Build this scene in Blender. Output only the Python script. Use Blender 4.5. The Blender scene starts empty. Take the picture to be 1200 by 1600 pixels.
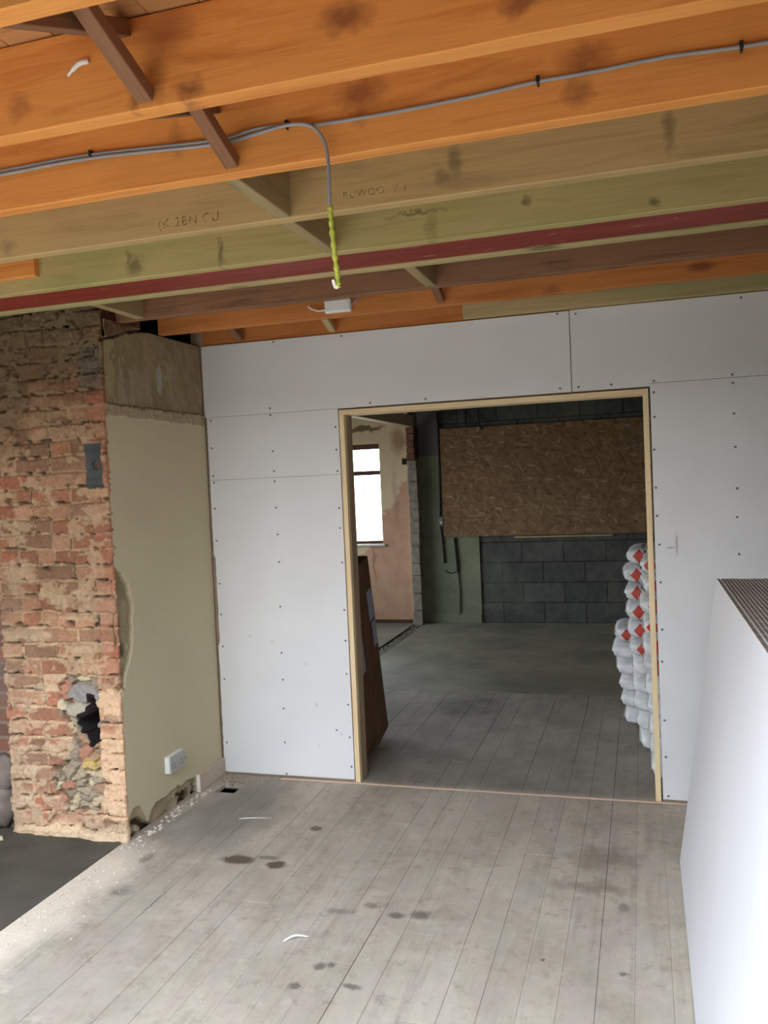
import bpy, math, random
import numpy as np
from mathutils import Vector, Matrix

random.seed(7)
RNG = np.random.RandomState(11)
SC = bpy.context.scene
COL = SC.collection

# ------------------------------------------------------------------ camera
cam_d = bpy.data.cameras.new('camera')
cam = bpy.data.objects.new('camera', cam_d)
COL.objects.link(cam)
cam_d.sensor_fit = 'VERTICAL'
cam_d.sensor_height = 36.0
cam_d.sensor_width = 27.0
cam_d.lens = 1328.93 / 1600 * 36.0
cam_d.clip_start = 0.02
r_ = Vector((0.956135, 0.289566, -0.04425))
u_ = Vector((0.03147, 0.048646, 0.99832))
f_ = Vector((-0.291232, 0.955921, -0.037399))
M = Matrix((r_, u_, -f_)).transposed().to_4x4()
M.translation = Vector((2.36833, -4.35534, 1.64917))
cam.matrix_world = M
SC.camera = cam

# ------------------------------------------------------------------ colour management
SC.view_settings.view_transform = 'Standard'
SC.view_settings.look = 'None'
SC.view_settings.gamma = 1
SC.view_settings.use_curve_mapping = False
SC.view_settings.exposure = 2.0
SC.cycles.max_bounces = 10
SC.cycles.diffuse_bounces = 7
SC.cycles.use_denoising = True
SC.cycles.sample_clamp_indirect = 8.0

# ------------------------------------------------------------------ daylight
SKY = 2.95
world = bpy.data.worlds.new('overcast_sky')
SC.world = world
world.use_nodes = True
wn = world.node_tree
wn.nodes.clear()
w_out = wn.nodes.new('ShaderNodeOutputWorld')
w_bg = wn.nodes.new('ShaderNodeBackground')
w_ramp = wn.nodes.new('ShaderNodeValToRGB')
w_sep = wn.nodes.new('ShaderNodeSeparateXYZ')
w_map = wn.nodes.new('ShaderNodeMapRange')
w_tc = wn.nodes.new('ShaderNodeTexCoord')
w_map.inputs['From Min'].default_value = -1
w_map.inputs['From Max'].default_value = 1
wn.links.new(w_tc.outputs['Generated'], w_sep.inputs[0])
wn.links.new(w_sep.outputs['Z'], w_map.inputs['Value'])
wn.links.new(w_map.outputs[0], w_ramp.inputs[0])
el = w_ramp.color_ramp.elements
el[0].position = 0.47; el[0].color = (0.34, 0.33, 0.31, 1)
el[1].position = 0.53; el[1].color = (0.82, 0.85, 0.89, 1)
e = el.new(1.0); e.color = (0.83, 1.0, 1.24, 1)
w_bg.inputs['Strength'].default_value = SKY
wn.links.new(w_ramp.outputs[0], w_bg.inputs[0])
wn.links.new(w_bg.outputs[0], w_out.inputs[0])


def portal(name, loc, rot, sx, sy):
    d = bpy.data.lights.new(name, 'AREA')
    d.shape = 'RECTANGLE'; d.size = sx; d.size_y = sy
    d.cycles.is_portal = True
    o = bpy.data.objects.new(name, d); COL.objects.link(o)
    o.location = loc; o.rotation_euler = rot
    return o

OPX0, OPX1, OPZ1, REARY = -1.6, 2.75, 2.15, -6.4
portal('rear_opening_daylight', ((OPX0 + OPX1) / 2, REARY - .16, OPZ1 / 2), (math.pi / 2, 0, 0), OPX1 - OPX0, OPZ1)
portal('rooflight_daylight', (.3, -4.75, 2.9), (0, 0, 0), 5.0, 2.8)
portal('far_window_daylight', (-1.38, 5.3, 1.495), (-math.pi / 2, 0, 0), 1.74, 1.16)
portal('side_window_daylight', (-2.75, 3.15, 1.4), (math.pi / 2, 0, -math.pi / 2), 3.3, 1.6)

# ------------------------------------------------------------------ helpers
def lin(c):
    out = []
    for v in c[:3]:
        v = v / 255.0
        out.append(v / 12.92 if v <= 0.04045 else ((v + 0.055) / 1.055) ** 2.4)
    return tuple(out) + (1.0,)


class NT:
    def __init__(s, name, rough=0.85):
        s.m = bpy.data.materials.new(name)
        s.m.use_nodes = True
        s.t = s.m.node_tree
        s.b = s.t.nodes['Principled BSDF']
        s.b.inputs['Roughness'].default_value = rough
        s.b.inputs['Specular IOR Level'].default_value = 0.3

    def n(s, typ, **kw):
        nd = s.t.nodes.new(typ)
        for k, v in kw.items():
            setattr(nd, k, v)
        return nd

    def l(s, a, b):
        s.t.links.new(a, b)

    def coords(s, scale=(1, 1, 1), rnd=False, kind='Object', rot=(0, 0, 0)):
        tc = s.n('ShaderNodeTexCoord')
        src = tc.outputs[kind]
        if rnd:
            oi = s.n('ShaderNodeObjectInfo')
            mu = s.n('ShaderNodeMath', operation='MULTIPLY'); mu.inputs[1].default_value = 37.0
            s.l(oi.outputs['Random'], mu.inputs[0])
            ad = s.n('ShaderNodeVectorMath', operation='ADD')
            s.l(src, ad.inputs[0]); s.l(mu.outputs[0], ad.inputs[1])
            src = ad.outputs[0]
        mp = s.n('ShaderNodeMapping')
        mp.inputs['Scale'].default_value = scale
        mp.inputs['Rotation'].default_value = rot
        s.l(src, mp.inputs['Vector'])
        return mp.outputs[0]

    def noise(s, vec, scale=5.0, detail=4.0, rough=0.55, dist=0.0):
        nd = s.n('ShaderNodeTexNoise')
        nd.inputs['Scale'].default_value = scale
        nd.inputs['Detail'].default_value = detail
        nd.inputs['Roughness'].default_value = rough
        nd.inputs['Distortion'].default_value = dist
        s.l(vec, nd.inputs['Vector'])
        return nd.outputs['Fac']

    def ramp(s, fac, stops):
        r = s.n('ShaderNodeValToRGB')
        e = r.color_ramp.elements
        e[0].position, e[0].color = stops[0][0], stops[0][1]
        e[1].position, e[1].color = stops[-1][0], stops[-1][1]
        for p, c in stops[1:-1]:
            x = e.new(p); x.color = c
        s.l(fac, r.inputs[0])
        return r.outputs[0]

    def maskramp(s, fac, lo, hi):
        mr = s.n('ShaderNodeMapRange')
        mr.inputs['From Min'].default_value = lo
        mr.inputs['From Max'].default_value = hi
        s.l(fac, mr.inputs['Value'])
        return mr.outputs[0]

    def mix(s, a, b, fac, mode='MIX'):
        m = s.n('ShaderNodeMix', data_type='RGBA', blend_type=mode)
        for sock, v in ((m.inputs[6], a), (m.inputs[7], b)):
            if isinstance(v, (tuple, list)):
                sock.default_value = v
            else:
                s.l(v, sock)
        if isinstance(fac, (int, float)):
            m.inputs[0].default_value = fac
        else:
            s.l(fac, m.inputs[0])
        return m.outputs[2]

    def math(s, op, a, b=0.0):
        m = s.n('ShaderNodeMath', operation=op)
        for sock, v in ((m.inputs[0], a), (m.inputs[1], b)):
            if isinstance(v, (int, float)):
                sock.default_value = v
            else:
                s.l(v, sock)
        return m.outputs[0]

    def spots(s, lst, warp=0.03, wscale=18, edge=0.35):
        """mask of soft blotches; lst = (cx,cy,cz, rx,ry,rz[,strength])"""
        tc = s.n('ShaderNodeTexCoord')
        nz = s.n('ShaderNodeTexNoise'); nz.inputs['Scale'].default_value = wscale
        s.l(tc.outputs['Object'], nz.inputs['Vector'])
        sb = s.n('ShaderNodeVectorMath', operation='SUBTRACT'); sb.inputs[1].default_value = (.5, .5, .5)
        s.l(nz.outputs['Color'], sb.inputs[0])
        sc = s.n('ShaderNodeVectorMath', operation='SCALE'); sc.inputs['Scale'].default_value = warp
        s.l(sb.outputs[0], sc.inputs[0])
        ad = s.n('ShaderNodeVectorMath', operation='ADD')
        s.l(tc.outputs['Object'], ad.inputs[0]); s.l(sc.outputs[0], ad.inputs[1])
        tot = None
        for q in lst:
            c, rr = q[:3], q[3:6]; st = q[6] if len(q) > 6 else 1.0
            d = s.n('ShaderNodeVectorMath', operation='SUBTRACT'); d.inputs[1].default_value = c
            s.l(ad.outputs[0], d.inputs[0])
            k = s.n('ShaderNodeVectorMath', operation='DIVIDE'); k.inputs[1].default_value = rr
            s.l(d.outputs[0], k.inputs[0])
            ln = s.n('ShaderNodeVectorMath', operation='LENGTH')
            s.l(k.outputs[0], ln.inputs[0])
            mr = s.n('ShaderNodeMapRange')
            mr.inputs['From Min'].default_value = 1 + edge; mr.inputs['From Max'].default_value = 1 - edge
            mr.inputs['To Max'].default_value = st
            s.l(ln.outputs['Value'], mr.inputs['Value'])
            tot = mr.outputs[0] if tot is None else s.math('MAXIMUM', tot, mr.outputs[0])
        return tot

    def color(s, c):
        if isinstance(c, (tuple, list)):
            s.b.inputs['Base Color'].default_value = c
        else:
            s.l(c, s.b.inputs['Base Color'])
        return s

    def bump(s, h, strength=0.3, dist=0.01):
        b = s.n('ShaderNodeBump')
        b.inputs['Strength'].default_value = strength
        b.inputs['Distance'].default_value = dist
        s.l(h, b.inputs['Height']); s.l(b.outputs[0], s.b.inputs['Normal'])
        return s


def plain(name, c, rough=0.8, metal=0.0, var=0.12, scale=12):
    k = NT(name, rough)
    k.b.inputs['Metallic'].default_value = metal
    f = k.noise(k.coords(rnd=True), scale, 5)
    d = tuple(v * (1 - var) for v in c[:3]) + (1,)
    e_ = tuple(min(1, v * (1 + var)) for v in c[:3]) + (1,)
    k.color(k.ramp(f, [(.3, d), (.7, e_)]))
    return k.m


def wood(name, light, dark, knot, spots=None, rough=0.7, knots=True, stain=None, fine=.5):
    k = NT(name, rough)
    g1 = k.noise(k.coords((.9, 11, 11), True), 2.2, 5, .6, .8)
    g2 = k.noise(k.coords((2.0, 90, 90), True), 1.5, 3, .6, .2)
    g3 = k.noise(k.coords((1.3, 3, 3), True), 1.6, 3, .5)
    base = k.ramp(g1, [(.30, dark), (.52, light), (.75, tuple(v * .86 for v in light[:3]) + (1,))])
    base = k.mix(base, dark, k.math('MULTIPLY', k.maskramp(g2, .52, .75), fine))
    base = k.mix(base, tuple(v * 1.12 for v in light[:3]) + (1,), k.math('MULTIPLY', k.maskramp(g3, .5, .72), .5))
    if stain:
        g4 = k.noise(k.coords((1.0, 5, 5), True), 1.3, 4, .6)
        base = k.mix(base, stain, k.math('MULTIPLY', k.maskramp(g4, .5, .66), .55))
    if knots:
        vo = k.n('ShaderNodeTexVoronoi'); vo.inputs['Scale'].default_value = 1.0
        k.l(k.coords((2.3, 6, 6), True), vo.inputs['Vector'])
        km = k.maskramp(vo.outputs['Distance'], .17, .07)
        base = k.mix(base, knot, k.math('MULTIPLY', km, .7))
    if spots:
        base = k.mix(base, knot, k.math('MULTIPLY', k.spots(spots, .045, 34, .6), .72))
    k.color(base)
    k.bump(g2, .25, .002)
    return k.m


def link(name, me, mat, parent=None, loc=(0, 0, 0)):
    o = bpy.data.objects.new(name, me)
    COL.objects.link(o)
    o.location = loc
    if mat is not None and not me.materials:
        me.materials.append(mat)
    if parent is not None:
        o.parent = parent
    return o


def empty(name, loc=(0, 0, 0), rotz=0):
    o = bpy.data.objects.new(name, None); COL.objects.link(o)
    o.location = loc; o.rotation_euler = (0, 0, rotz); o.empty_display_size = .1
    return o


def tag(o, label, cat, group=None, kind=None):
    o['label'] = label; o['category'] = cat
    if group: o['group'] = group
    if kind: o['kind'] = kind
    return o


def struct(o, label=None, cat=None):
    o['kind'] = 'structure'
    if label: o['label'] = label
    if cat: o['category'] = cat
    return o


class MB:
    """collects pieces into one mesh, in the object's own coordinates"""
    def __init__(s): s.v = []; s.f = []

    def add(s, vs, fs):
        b = len(s.v); s.v += [tuple(v) for v in vs]; s.f += [tuple(b + i for i in f) for f in fs]
        return s

    def box(s, x0, x1, y0, y1, z0, z1, c=0.0):
        """box; c>0 chamfers the 4 long edges of every face pair (true chamfered cuboid)"""
        if c <= 0:
            vs = [(x, y, z) for x in (x0, x1) for y in (y0, y1) for z in (z0, z1)]
            fs = [(0, 1, 3, 2), (4, 6, 7, 5), (0, 4, 5, 1), (2, 3, 7, 6), (0, 2, 6, 4), (1, 5, 7, 3)]
            return s.add(vs, fs)
        vs = []; idx = {}
        for i, x in enumerate((x0, x1)):
            for j, y in enumerate((y0, y1)):
                for k, z in enumerate((z0, z1)):
                    sx, sy, sz = (1, -1)[i], (1, -1)[j], (1, -1)[k]
                    idx[i, j, k, 0] = len(vs); vs.append((x, y + sy * c, z + sz * c))
                    idx[i, j, k, 1] = len(vs); vs.append((x + sx * c, y, z + sz * c))
                    idx[i, j, k, 2] = len(vs); vs.append((x + sx * c, y + sy * c, z))
        fs = []
        for i in (0, 1):
            q = [idx[i, 0, 0, 0], idx[i, 1, 0, 0], idx[i, 1, 1, 0], idx[i, 0, 1, 0]]
            fs.append(q if i else q[::-1])
            q = [idx[0, i, 0, 1], idx[1, i, 0, 1], idx[1, i, 1, 1], idx[0, i, 1, 1]]
            fs.append(q[::-1] if i else q)
            q = [idx[0, 0, i, 2], idx[1, 0, i, 2], idx[1, 1, i, 2], idx[0, 1, i, 2]]
            fs.append(q if i else q[::-1])
        for a in (0, 1):
            for b in (0, 1):
                fs.append([idx[0, a, b, 1], idx[1, a, b, 1], idx[1, a, b, 2], idx[0, a, b, 2]])
                fs.append([idx[a, 0, b, 0], idx[a, 1, b, 0], idx[a, 1, b, 2], idx[a, 0, b, 2]])
                fs.append([idx[a, b, 0, 0], idx[a, b, 1, 0], idx[a, b, 1, 1], idx[a, b, 0, 1]])
                for d in (0, 1):
                    fs.append([idx[a, b, d, 0], idx[a, b, d, 1], idx[a, b, d, 2]])
        return s.add(vs, fs)

    def tube(s, pts, r, n=8, cap=True):
        pts = [Vector(p) for p in pts]
        rings = []
        up = Vector((0, 0, 1))
        for i, p in enumerate(pts):
            t = (pts[min(i + 1, len(pts) - 1)] - pts[max(i - 1, 0)]).normalized()
            a = t.cross(up)
            if a.length < .05: a = t.cross(Vector((0, 1, 0)))
            a.normalize(); b = t.cross(a)
            rr = r[i] if isinstance(r, (list, tuple)) else r
            rings.append([p + a * rr * math.cos(2 * math.pi * k / n) + b * rr * math.sin(2 * math.pi * k / n) for k in range(n)])
        vs = [v for ring in rings for v in ring]; fs = []
        for i in range(len(pts) - 1):
            for k in range(n):
                fs.append((i * n + k, i * n + (k + 1) % n, (i + 1) * n + (k + 1) % n, (i + 1) * n + k))
        if cap:
            fs.append(tuple(range(n))[::-1]); fs.append(tuple((len(pts) - 1) * n + k for k in range(n)))
        return s.add(vs, fs)

    def build(s, name, mat, parent=None, loc=(0, 0, 0), smooth=False):
        me = bpy.data.meshes.new(name)
        me.from_pydata(s.v, [], s.f)
        me.validate(); me.update()
        import bmesh
        bm = bmesh.new(); bm.from_mesh(me); bmesh.ops.recalc_face_normals(bm, faces=bm.faces); bm.to_mesh(me); bm.free()
        if smooth:
            for p in me.polygons: p.use_smooth = True
        return link(name, me, mat, parent, loc)


def spline(pts, n=8):
    """Catmull-Rom through pts"""
    P = [Vector(p) for p in pts]; P = [2 * P[0] - P[1]] + P + [2 * P[-1] - P[-2]]
    out = []
    for i in range(1, len(P) - 2):
        for k in range(n):
            t = k / n
            out.append(.5 * ((2 * P[i]) + (-P[i - 1] + P[i + 1]) * t + (2 * P[i - 1] - 5 * P[i] + 4 * P[i + 1] - P[i + 2]) * t * t + (-P[i - 1] + 3 * P[i] - 3 * P[i + 1] + P[i + 2]) * t ** 3))
    out.append(P[-2])
    return out


def beam(name, p0, p1, w, h, mat, parent=None, wob=.0012, up=(0, 0, 1), cham=.003, seg=.12):
    """sawn timber from p0 to p1 (centre line), slightly uneven, chamfered"""
    p0, p1 = Vector(p0), Vector(p1)
    X = (p1 - p0).normalized(); Y = Vector(up).cross(X).normalized(); Z = X.cross(Y)
    L = (p1 - p0).length; n = max(2, int(L / seg))
    prof = [(-w / 2 + cham, -h / 2), (w / 2 - cham, -h / 2), (w / 2, -h / 2 + cham), (w / 2, h / 2 - cham),
            (w / 2 - cham, h / 2), (-w / 2 + cham, h / 2), (-w / 2, h / 2 - cham), (-w / 2, -h / 2 + cham)]
    mb = MB(); vs = []; fs = []
    for i in range(n + 1):
        oy, oz = random.uniform(-wob, wob), random.uniform(-wob, wob) * .6
        for a, b in prof:
            vs.append((L * i / n, a + oy, b + oz))
    for i in range(n):
        for k in range(8):
            fs.append((i * 8 + k, i * 8 + (k + 1) % 8, (i + 1) * 8 + (k + 1) % 8, (i + 1) * 8 + k))
    fs.append(tuple(range(8))); fs.append(tuple(n * 8 + k for k in range(8)))
    mb.add(vs, fs)
    o = mb.build(name, mat)
    m4 = Matrix((X, Y, Z)).transposed().to_4x4(); m4.translation = p0
    if parent is not None:
        o.parent = parent
        o.matrix_local = parent.matrix_world.inverted() @ m4 if parent.matrix_world != Matrix() else m4
    else:
        o.matrix_world = m4
    return o


def vnoise(x, y, cell, seed):
    g = np.random.RandomState(seed).rand(131, 131)
    X = x / cell + 40.3; Y = y / cell + 40.7
    xi = np.floor(X).astype(int); yi = np.floor(Y).astype(int)
    fx = X - xi; fy = Y - yi; fx = fx * fx * (3 - 2 * fx); fy = fy * fy * (3 - 2 * fy)
    a = g[xi % 131, yi % 131]; b = g[(xi + 1) % 131, yi % 131]; c = g[xi % 131, (yi + 1) % 131]; d = g[(xi + 1) % 131, (yi + 1) % 131]
    return (a * (1 - fx) + b * fx) * (1 - fy) + (c * (1 - fx) + d * fx) * fy


def fbm(x, y, cell, seed, octv=4):
    t = 0; a = .5
    for i in range(octv):
        t = t + a * vnoise(x, y, cell / 2 ** i, seed + 17 * i); a *= .5
    return t / (1 - .5 ** octv)


def smooth(a, b, t):
    t = np.clip((t - a) / (b - a), 0, 1)
    return t * t * (3 - 2 * t)


def in_poly(px, py, poly):
    ins = np.zeros(px.shape, bool); j = len(poly) - 1
    for i in range(len(poly)):
        xi, yi = poly[i]; xj, yj = poly[j]
        c = ((yi > py) != (yj > py)) & (px < (xj - xi) * (py - yi) / (yj - yi + 1e-12) + xi)
        ins ^= c; j = i
    return ins


def field_mesh(name, P, colr, keep, mat, parent=None):
    """P: (nu,nv,3) points, colr (nu,nv,3) linear colours, keep: cell mask"""
    nu, nv = P.shape[:2]
    i, j = np.meshgrid(np.arange(nu - 1), np.arange(nv - 1), indexing='ij')
    i = i[keep]; j = j[keep]
    F = np.stack([i * nv + j, (i + 1) * nv + j, (i + 1) * nv + j + 1, i * nv + j + 1], 1)
    me = bpy.data.meshes.new(name)
    V = P.reshape(-1, 3)
    me.vertices.add(len(V)); me.vertices.foreach_set('co', V.astype(np.float32).ravel())
    me.loops.add(F.size); me.loops.foreach_set('vertex_index', F.ravel().astype(np.int32))
    me.polygons.add(len(F)); me.polygons.foreach_set('loop_start', (np.arange(len(F)) * 4).astype(np.int32))
    me.update(calc_edges=True)
    at = me.color_attributes.new('Col', 'FLOAT_COLOR', 'POINT')
    rgba = np.ones((len(V), 4), np.float32); rgba[:, :3] = colr.reshape(-1, 3)
    at.data.foreach_set('color', rgba.ravel())
    me.validate()
    return link(name, me, mat, parent)


def attr_mat(name, rough=.95, grain=.12, gscale=90):
    k = NT(name, rough)
    at = k.n('ShaderNodeAttribute', attribute_name='Col')
    f = k.noise(k.coords(), gscale, 4, .7)
    k.color(k.mix(at.outputs['Color'], k.ramp(f, [(.3, (1 - grain,) * 3 + (1,)), (.7, (1 + grain,) * 3 + (1,))]), 1.0, 'MULTIPLY'))
    k.bump(f, .35, .003)
    return k.m

A = lambda c: np.array(lin(c)[:3])

# ------------------------------------------------------------------ materials
J_X0 = -2.6
def js(lst, yc, zc):   # joist-local spot list from world x, z
    return [(x - J_X0, 0, z - zc, rx, .3, rz, s) for x, z, rx, rz, s in lst]

ORL, ORD, ORK = (.76, .31, .075, 1), (.55, .185, .04, 1), (.16, .04, .02, 1)
GRL, GRD, GRK = (.50, .385, .19, 1), (.36, .285, .13, 1), (.10, .085, .04, 1)
ZC = 2.5475
m_or = wood('orange_stained_pine', ORL, ORD, ORK)
m_or2 = wood('aged_orange_timber', (.56, .21, .055, 1), (.40, .13, .03, 1), ORK)
m_j1 = wood('orange_stained_pine_knotty', ORL, ORD, ORK, js([(1.846, 2.553, .045, .025, 1), (1.498, 2.472, .028, .02, 1), (1.08, 2.51, .022, .025, .6), (1.366, 2.469, .012, .012, .8), (1.45, 2.60, .05, .04, .55), (1.425, 2.53, .02, .06, .5), (2.185, 2.51, .03, .02, 1)], 0, ZC), knots=False)
m_j2 = wood('orange_stained_pine_streaked', ORL, ORD, ORK, js([(1.746, 2.592, .05, .03, .9), (1.74, 2.55, .02, .03, .6), (2.26, 2.505, .03, .025, .75), (2.277, 2.578, .05, .03, .8), (1.234, 2.56, .02, .04, .5)], 0, ZC), knots=False)
m_j3 = wood('treated_timber_brown', (.50, .345, .15, 1), (.36, .24, .10, 1), GRK, js([(1.889, 2.55, .016, .04, .8), (1.85, 2.51, .02, .02, .7), (2.464, 2.54, .014, .045, .8), (.354, 2.49, .03, .02, .5)], 0, ZC), knots=False)
m_j4 = wood('treated_timber_green', (.47, .375, .155, 1), (.36, .285, .105, 1), GRK, js([(.566, 2.498, .028, .03, 1), (.54, 2.53, .012, .02, .8), (.928, 2.505, .012, .045, 1), (1.716, 2.49, .02, .05, .5), (2.036, 2.54, .014, .014, 1), (2.432, 2.48, .012, .012, 1), (1.665, 2.55, .09, .004, .9)], 0, ZC), knots=False, stain=(.30, .34, .11, 1))
m_gr = wood('treated_timber_pale', GRL, GRD, GRK, stain=(.3, .33, .13, 1))
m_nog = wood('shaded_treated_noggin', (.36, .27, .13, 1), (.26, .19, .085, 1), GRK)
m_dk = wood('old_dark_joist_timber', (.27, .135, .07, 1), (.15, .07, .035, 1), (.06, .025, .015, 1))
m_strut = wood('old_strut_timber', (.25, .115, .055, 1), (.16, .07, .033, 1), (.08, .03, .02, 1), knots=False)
m_ceil = wood('old_ceiling_board', (.50, .24, .09, 1), (.33, .14, .05, 1), (.13, .05, .02, 1))
m_stud = wood('dark_lining_timber', (.40, .30, .19, 1), (.28, .2, .12, 1), (.12, .07, .04, 1), knots=False)  # browner and darker than the pine on the jamb front
m_pine = wood('new_planed_pine', (.86, .68, .41, 1), (.74, .52, .28, 1), (.33, .15, .06, 1), rough=.6, fine=.25)
m_pinkpine = wood('dusty_pink_batten', (.66, .48, .36, 1), (.5, .34, .25, 1), (.3, .16, .1, 1), knots=False)

k = NT('red_oxide_steel', .55)
f = k.noise(k.coords((.7, 6, 6)), 6, 5)
sc_ = k.noise(k.coords((2, 9, 9), rot=(0, .3, 0)), 5, 4)
k.color(k.mix(k.ramp(f, [(.3, (.19, .022, .015, 1)), (.7, (.30, .042, .026, 1))]), (.42, .22, .15, 1), k.maskramp(sc_, .66, .74)))
m_steel = k.m

k = NT('plasterboard_paper', .9)
f = k.noise(k.coords(), 3, 4); g = k.noise(k.coords(), 60, 3)
c = k.ramp(f, [(.3, (.745, .74, .735, 1)), (.7, (.79, .79, .79, 1))])
c = k.mix(c, (.55, .54, .53, 1), k.math('MULTIPLY', k.maskramp(g, .74, .8), .3))
c = k.mix(c, (.42, .41, .40, 1), k.math('MULTIPLY', k.spots([(2.52, 0, 1.275, .006, .1, .05), (2.49, 0, 1.26, .02, .1, .005), (.215, 0, .80, .012, .1, .01, .35), (.35, 0, .77, .01, .1, .01, .35), (.55, 0, .65, .01, .1, .01, .3), (.60, 0, .42, .008, .1, .012, .5), (.74, 0, .26, .008, .1, .008, .5), (.6, 0, .19, .006, .1, .01, .4)], .006, 30), .75))
k.color(c)
m_pb = k.m
m_pbedge = plain('plasterboard_core_edge', lin((190, 165, 135)), .95, var=.25, scale=60)
m_pbback = plain('plasterboard_brown_paper', lin((160, 140, 120)), .95)
m_dark = plain('dark_void', (.012, .011, .010, 1), .95)
m_screw = plain('black_screw_head', (.012, .012, .013, 1), .95)
m_brickrough = attr_mat('stripped_brick_face', gscale=70, grain=.18)
m_plasrough = attr_mat('old_painted_plaster', gscale=60, grain=.05)
m_white = plain('white_plastic', (.80, .81, .78, 1), .4, var=.03)
m_cable = plain('grey_cable_sheath', (.30, .29, .29, 1), .5, var=.1)
m_sleeve = plain('green_yellow_sleeving', (.42, .46, .06, 1), .5, var=.25, scale=90)
m_wcable = plain('white_cable_sheath', (.75, .72, .66, 1), .5)
m_blackcable = plain('black_cable', (.02, .02, .02, 1), .6)
m_skirt = plain('dusty_skirting_paint', lin((196, 180, 160)), .8, var=.08, scale=8)
m_rub = plain('mortar_rubble', lin((206, 194, 178)), .95, var=.3, scale=9)
m_conc = plain('broken_concrete_edge', lin((120, 112, 98)), .95, var=.3, scale=25)

# ================================================================== STRUCTURE
XL, XR = -2.6, 3.03
# ---- floor boards (run towards the back), one mesh
PITCH, PX0 = 0.1158, 2.4116
fl = MB(); fcol = []
rnd = random.Random(3)
kx = math.floor((XL - PX0) / PITCH)
while PX0 + kx * PITCH < XR:
    xa = max(PX0 + kx * PITCH, XL); xb = min(PX0 + (kx + 1) * PITCH, XR)
    y = -6.6; ycuts = [y]
    while y < 2.0:
        y += rnd.uniform(1.4, 3.4); ycuts.append(min(y, 2.0))
    segs = [(ycuts[i], ycuts[i + 1]) for i in range(len(ycuts) - 1) if ycuts[i + 1] - ycuts[i] > .05]
    out = []
    for a, b in segs:
        xm = (xa + xb) / 2
        cuts = []
        if xm < -.02: cuts.append((-1.95, .2))              # the hearth slab and the wall stand here
        if .05 < xm < .205: cuts.append((-.275, -.165))     # broken air-brick hole in the corner
        parts = [(a, b)]
        for c0, c1 in cuts:
            nx = []
            for p, q in parts:
                if q <= c0 or p >= c1: nx.append((p, q)); continue
                if p < c0: nx.append((p, c0 + rnd.uniform(-.015, .0)))
                if q > c1: nx.append((c1 + rnd.uniform(0, .012), q))
            parts = nx
        out += parts
    g0 = rnd.choice([.0002, .0004, .0008, .0016])
    for a, b in out:
        zt = rnd.uniform(-.0012, .0004)
        x0 = xa + g0 * rnd.uniform(.2, 1)
        if x0 < -.02 < xb and b < 2 and a > -2: x0 = -.02
        fl.box(x0, xb - g0 * rnd.uniform(.2, 1), a + .001, b - .001, -.022, zt, .0006)
        n = 24
        fcol += [rnd.uniform(.0, 1)] * n
    kx += 1

k = NT('dusty_floorboards', .8)
at = k.n('ShaderNodeAttribute', attribute_name='Col')
g1 = k.noise(k.coords((9, .8, 1)), 2.5, 6, .6, .5)
g2 = k.noise(k.coords((60, 2.5, 1)), 1.5, 4, .6)
g3 = k.noise(k.coords((1.3, 1, 1)), 1.7, 6, .65, .6)
g4 = k.noise(k.coords((1, 1, 1)), 9, 6, .7)
g5 = k.noise(k.coords((1.6, 1, 1)), 22, 5, .7)
base = k.ramp(g3, [(.3, lin((158, 147, 131))), (.5, lin((174, 164, 147))), (.7, lin((190, 181, 165)))])
base = k.mix(base, k.ramp(at.outputs['Fac'], [(0, (.93, .92, .92, 1)), (1, (1.05, 1.04, 1.03, 1))]), 1.0, 'MULTIPLY')
base = k.mix(base, lin((138, 124, 112)), k.math('MULTIPLY', k.maskramp(g1, .5, .72), .45))
base = k.mix(base, lin((120, 108, 98)), k.math('MULTIPLY', k.maskramp(g2, .6, .8), .18))
base = k.mix(base, lin((120, 112, 100)), k.math('MULTIPLY', k.maskramp(g4, .56, .70), .45))
base = k.mix(base, lin((95, 85, 76)), k.math('MULTIPLY', k.maskramp(g5, .66, .74), .5))
base = k.mix(base, lin((196, 190, 176)), k.math('MULTIPLY', k.maskramp(g4, .46, .34), .35))
h1 = k.noise(k.coords((2.2, 1.1, 1)), 3.1, 5, .65, .7); h2 = k.noise(k.coords((1.7, .9, 1)), 4.7, 5, .65, .9)
base = k.mix(base, lin((176, 158, 148)), k.math('MULTIPLY', k.maskramp(h1, .50, .64), .42))
base = k.mix(base, lin((162, 160, 146)), k.math('MULTIPLY', k.maskramp(h2, .50, .64), .42))
base = k.mix(base, lin((122, 112, 100)), k.math('MULTIPLY', k.math('MULTIPLY', k.maskramp(k.noise(k.coords(), 16, 6, .75), .53, .66), k.maskramp(h2, .62, .42)), .5))
damp = k.spots([(.33, -.5, 0, .22, .42, 1), (.12, -.7, 0, .10, .2, 1, .6)], .18, 5, .4)
base = k.mix(base, lin((116, 112, 104)), k.math('MULTIPLY', damp, .75))
red = k.spots([(2.153, -.70, 0, .13, .10, 1), (2.12, -.96, 0, .12, .06, 1), (1.6, -1.3, 0, .06, .05, 1, .4)], .2, 14, .5)
base = k.mix(base, lin((104, 84, 72)), k.math('MULTIPLY', red, .5))
base = k.mix(base, lin((92, 78, 62)), k.math('MULTIPLY', k.spots([(.605, -1.016, 0, .078, .042, 1), (.795, -1.03, 0, .045, .035, 1), (.727, -.972, 0, .05, .018, 1, .6), (.824, -.638, 0, .028, .028, 1, .8), (.179, -1.081, 0, .028, .05, 1, .6)], .03, 22, .25), .95))
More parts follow.
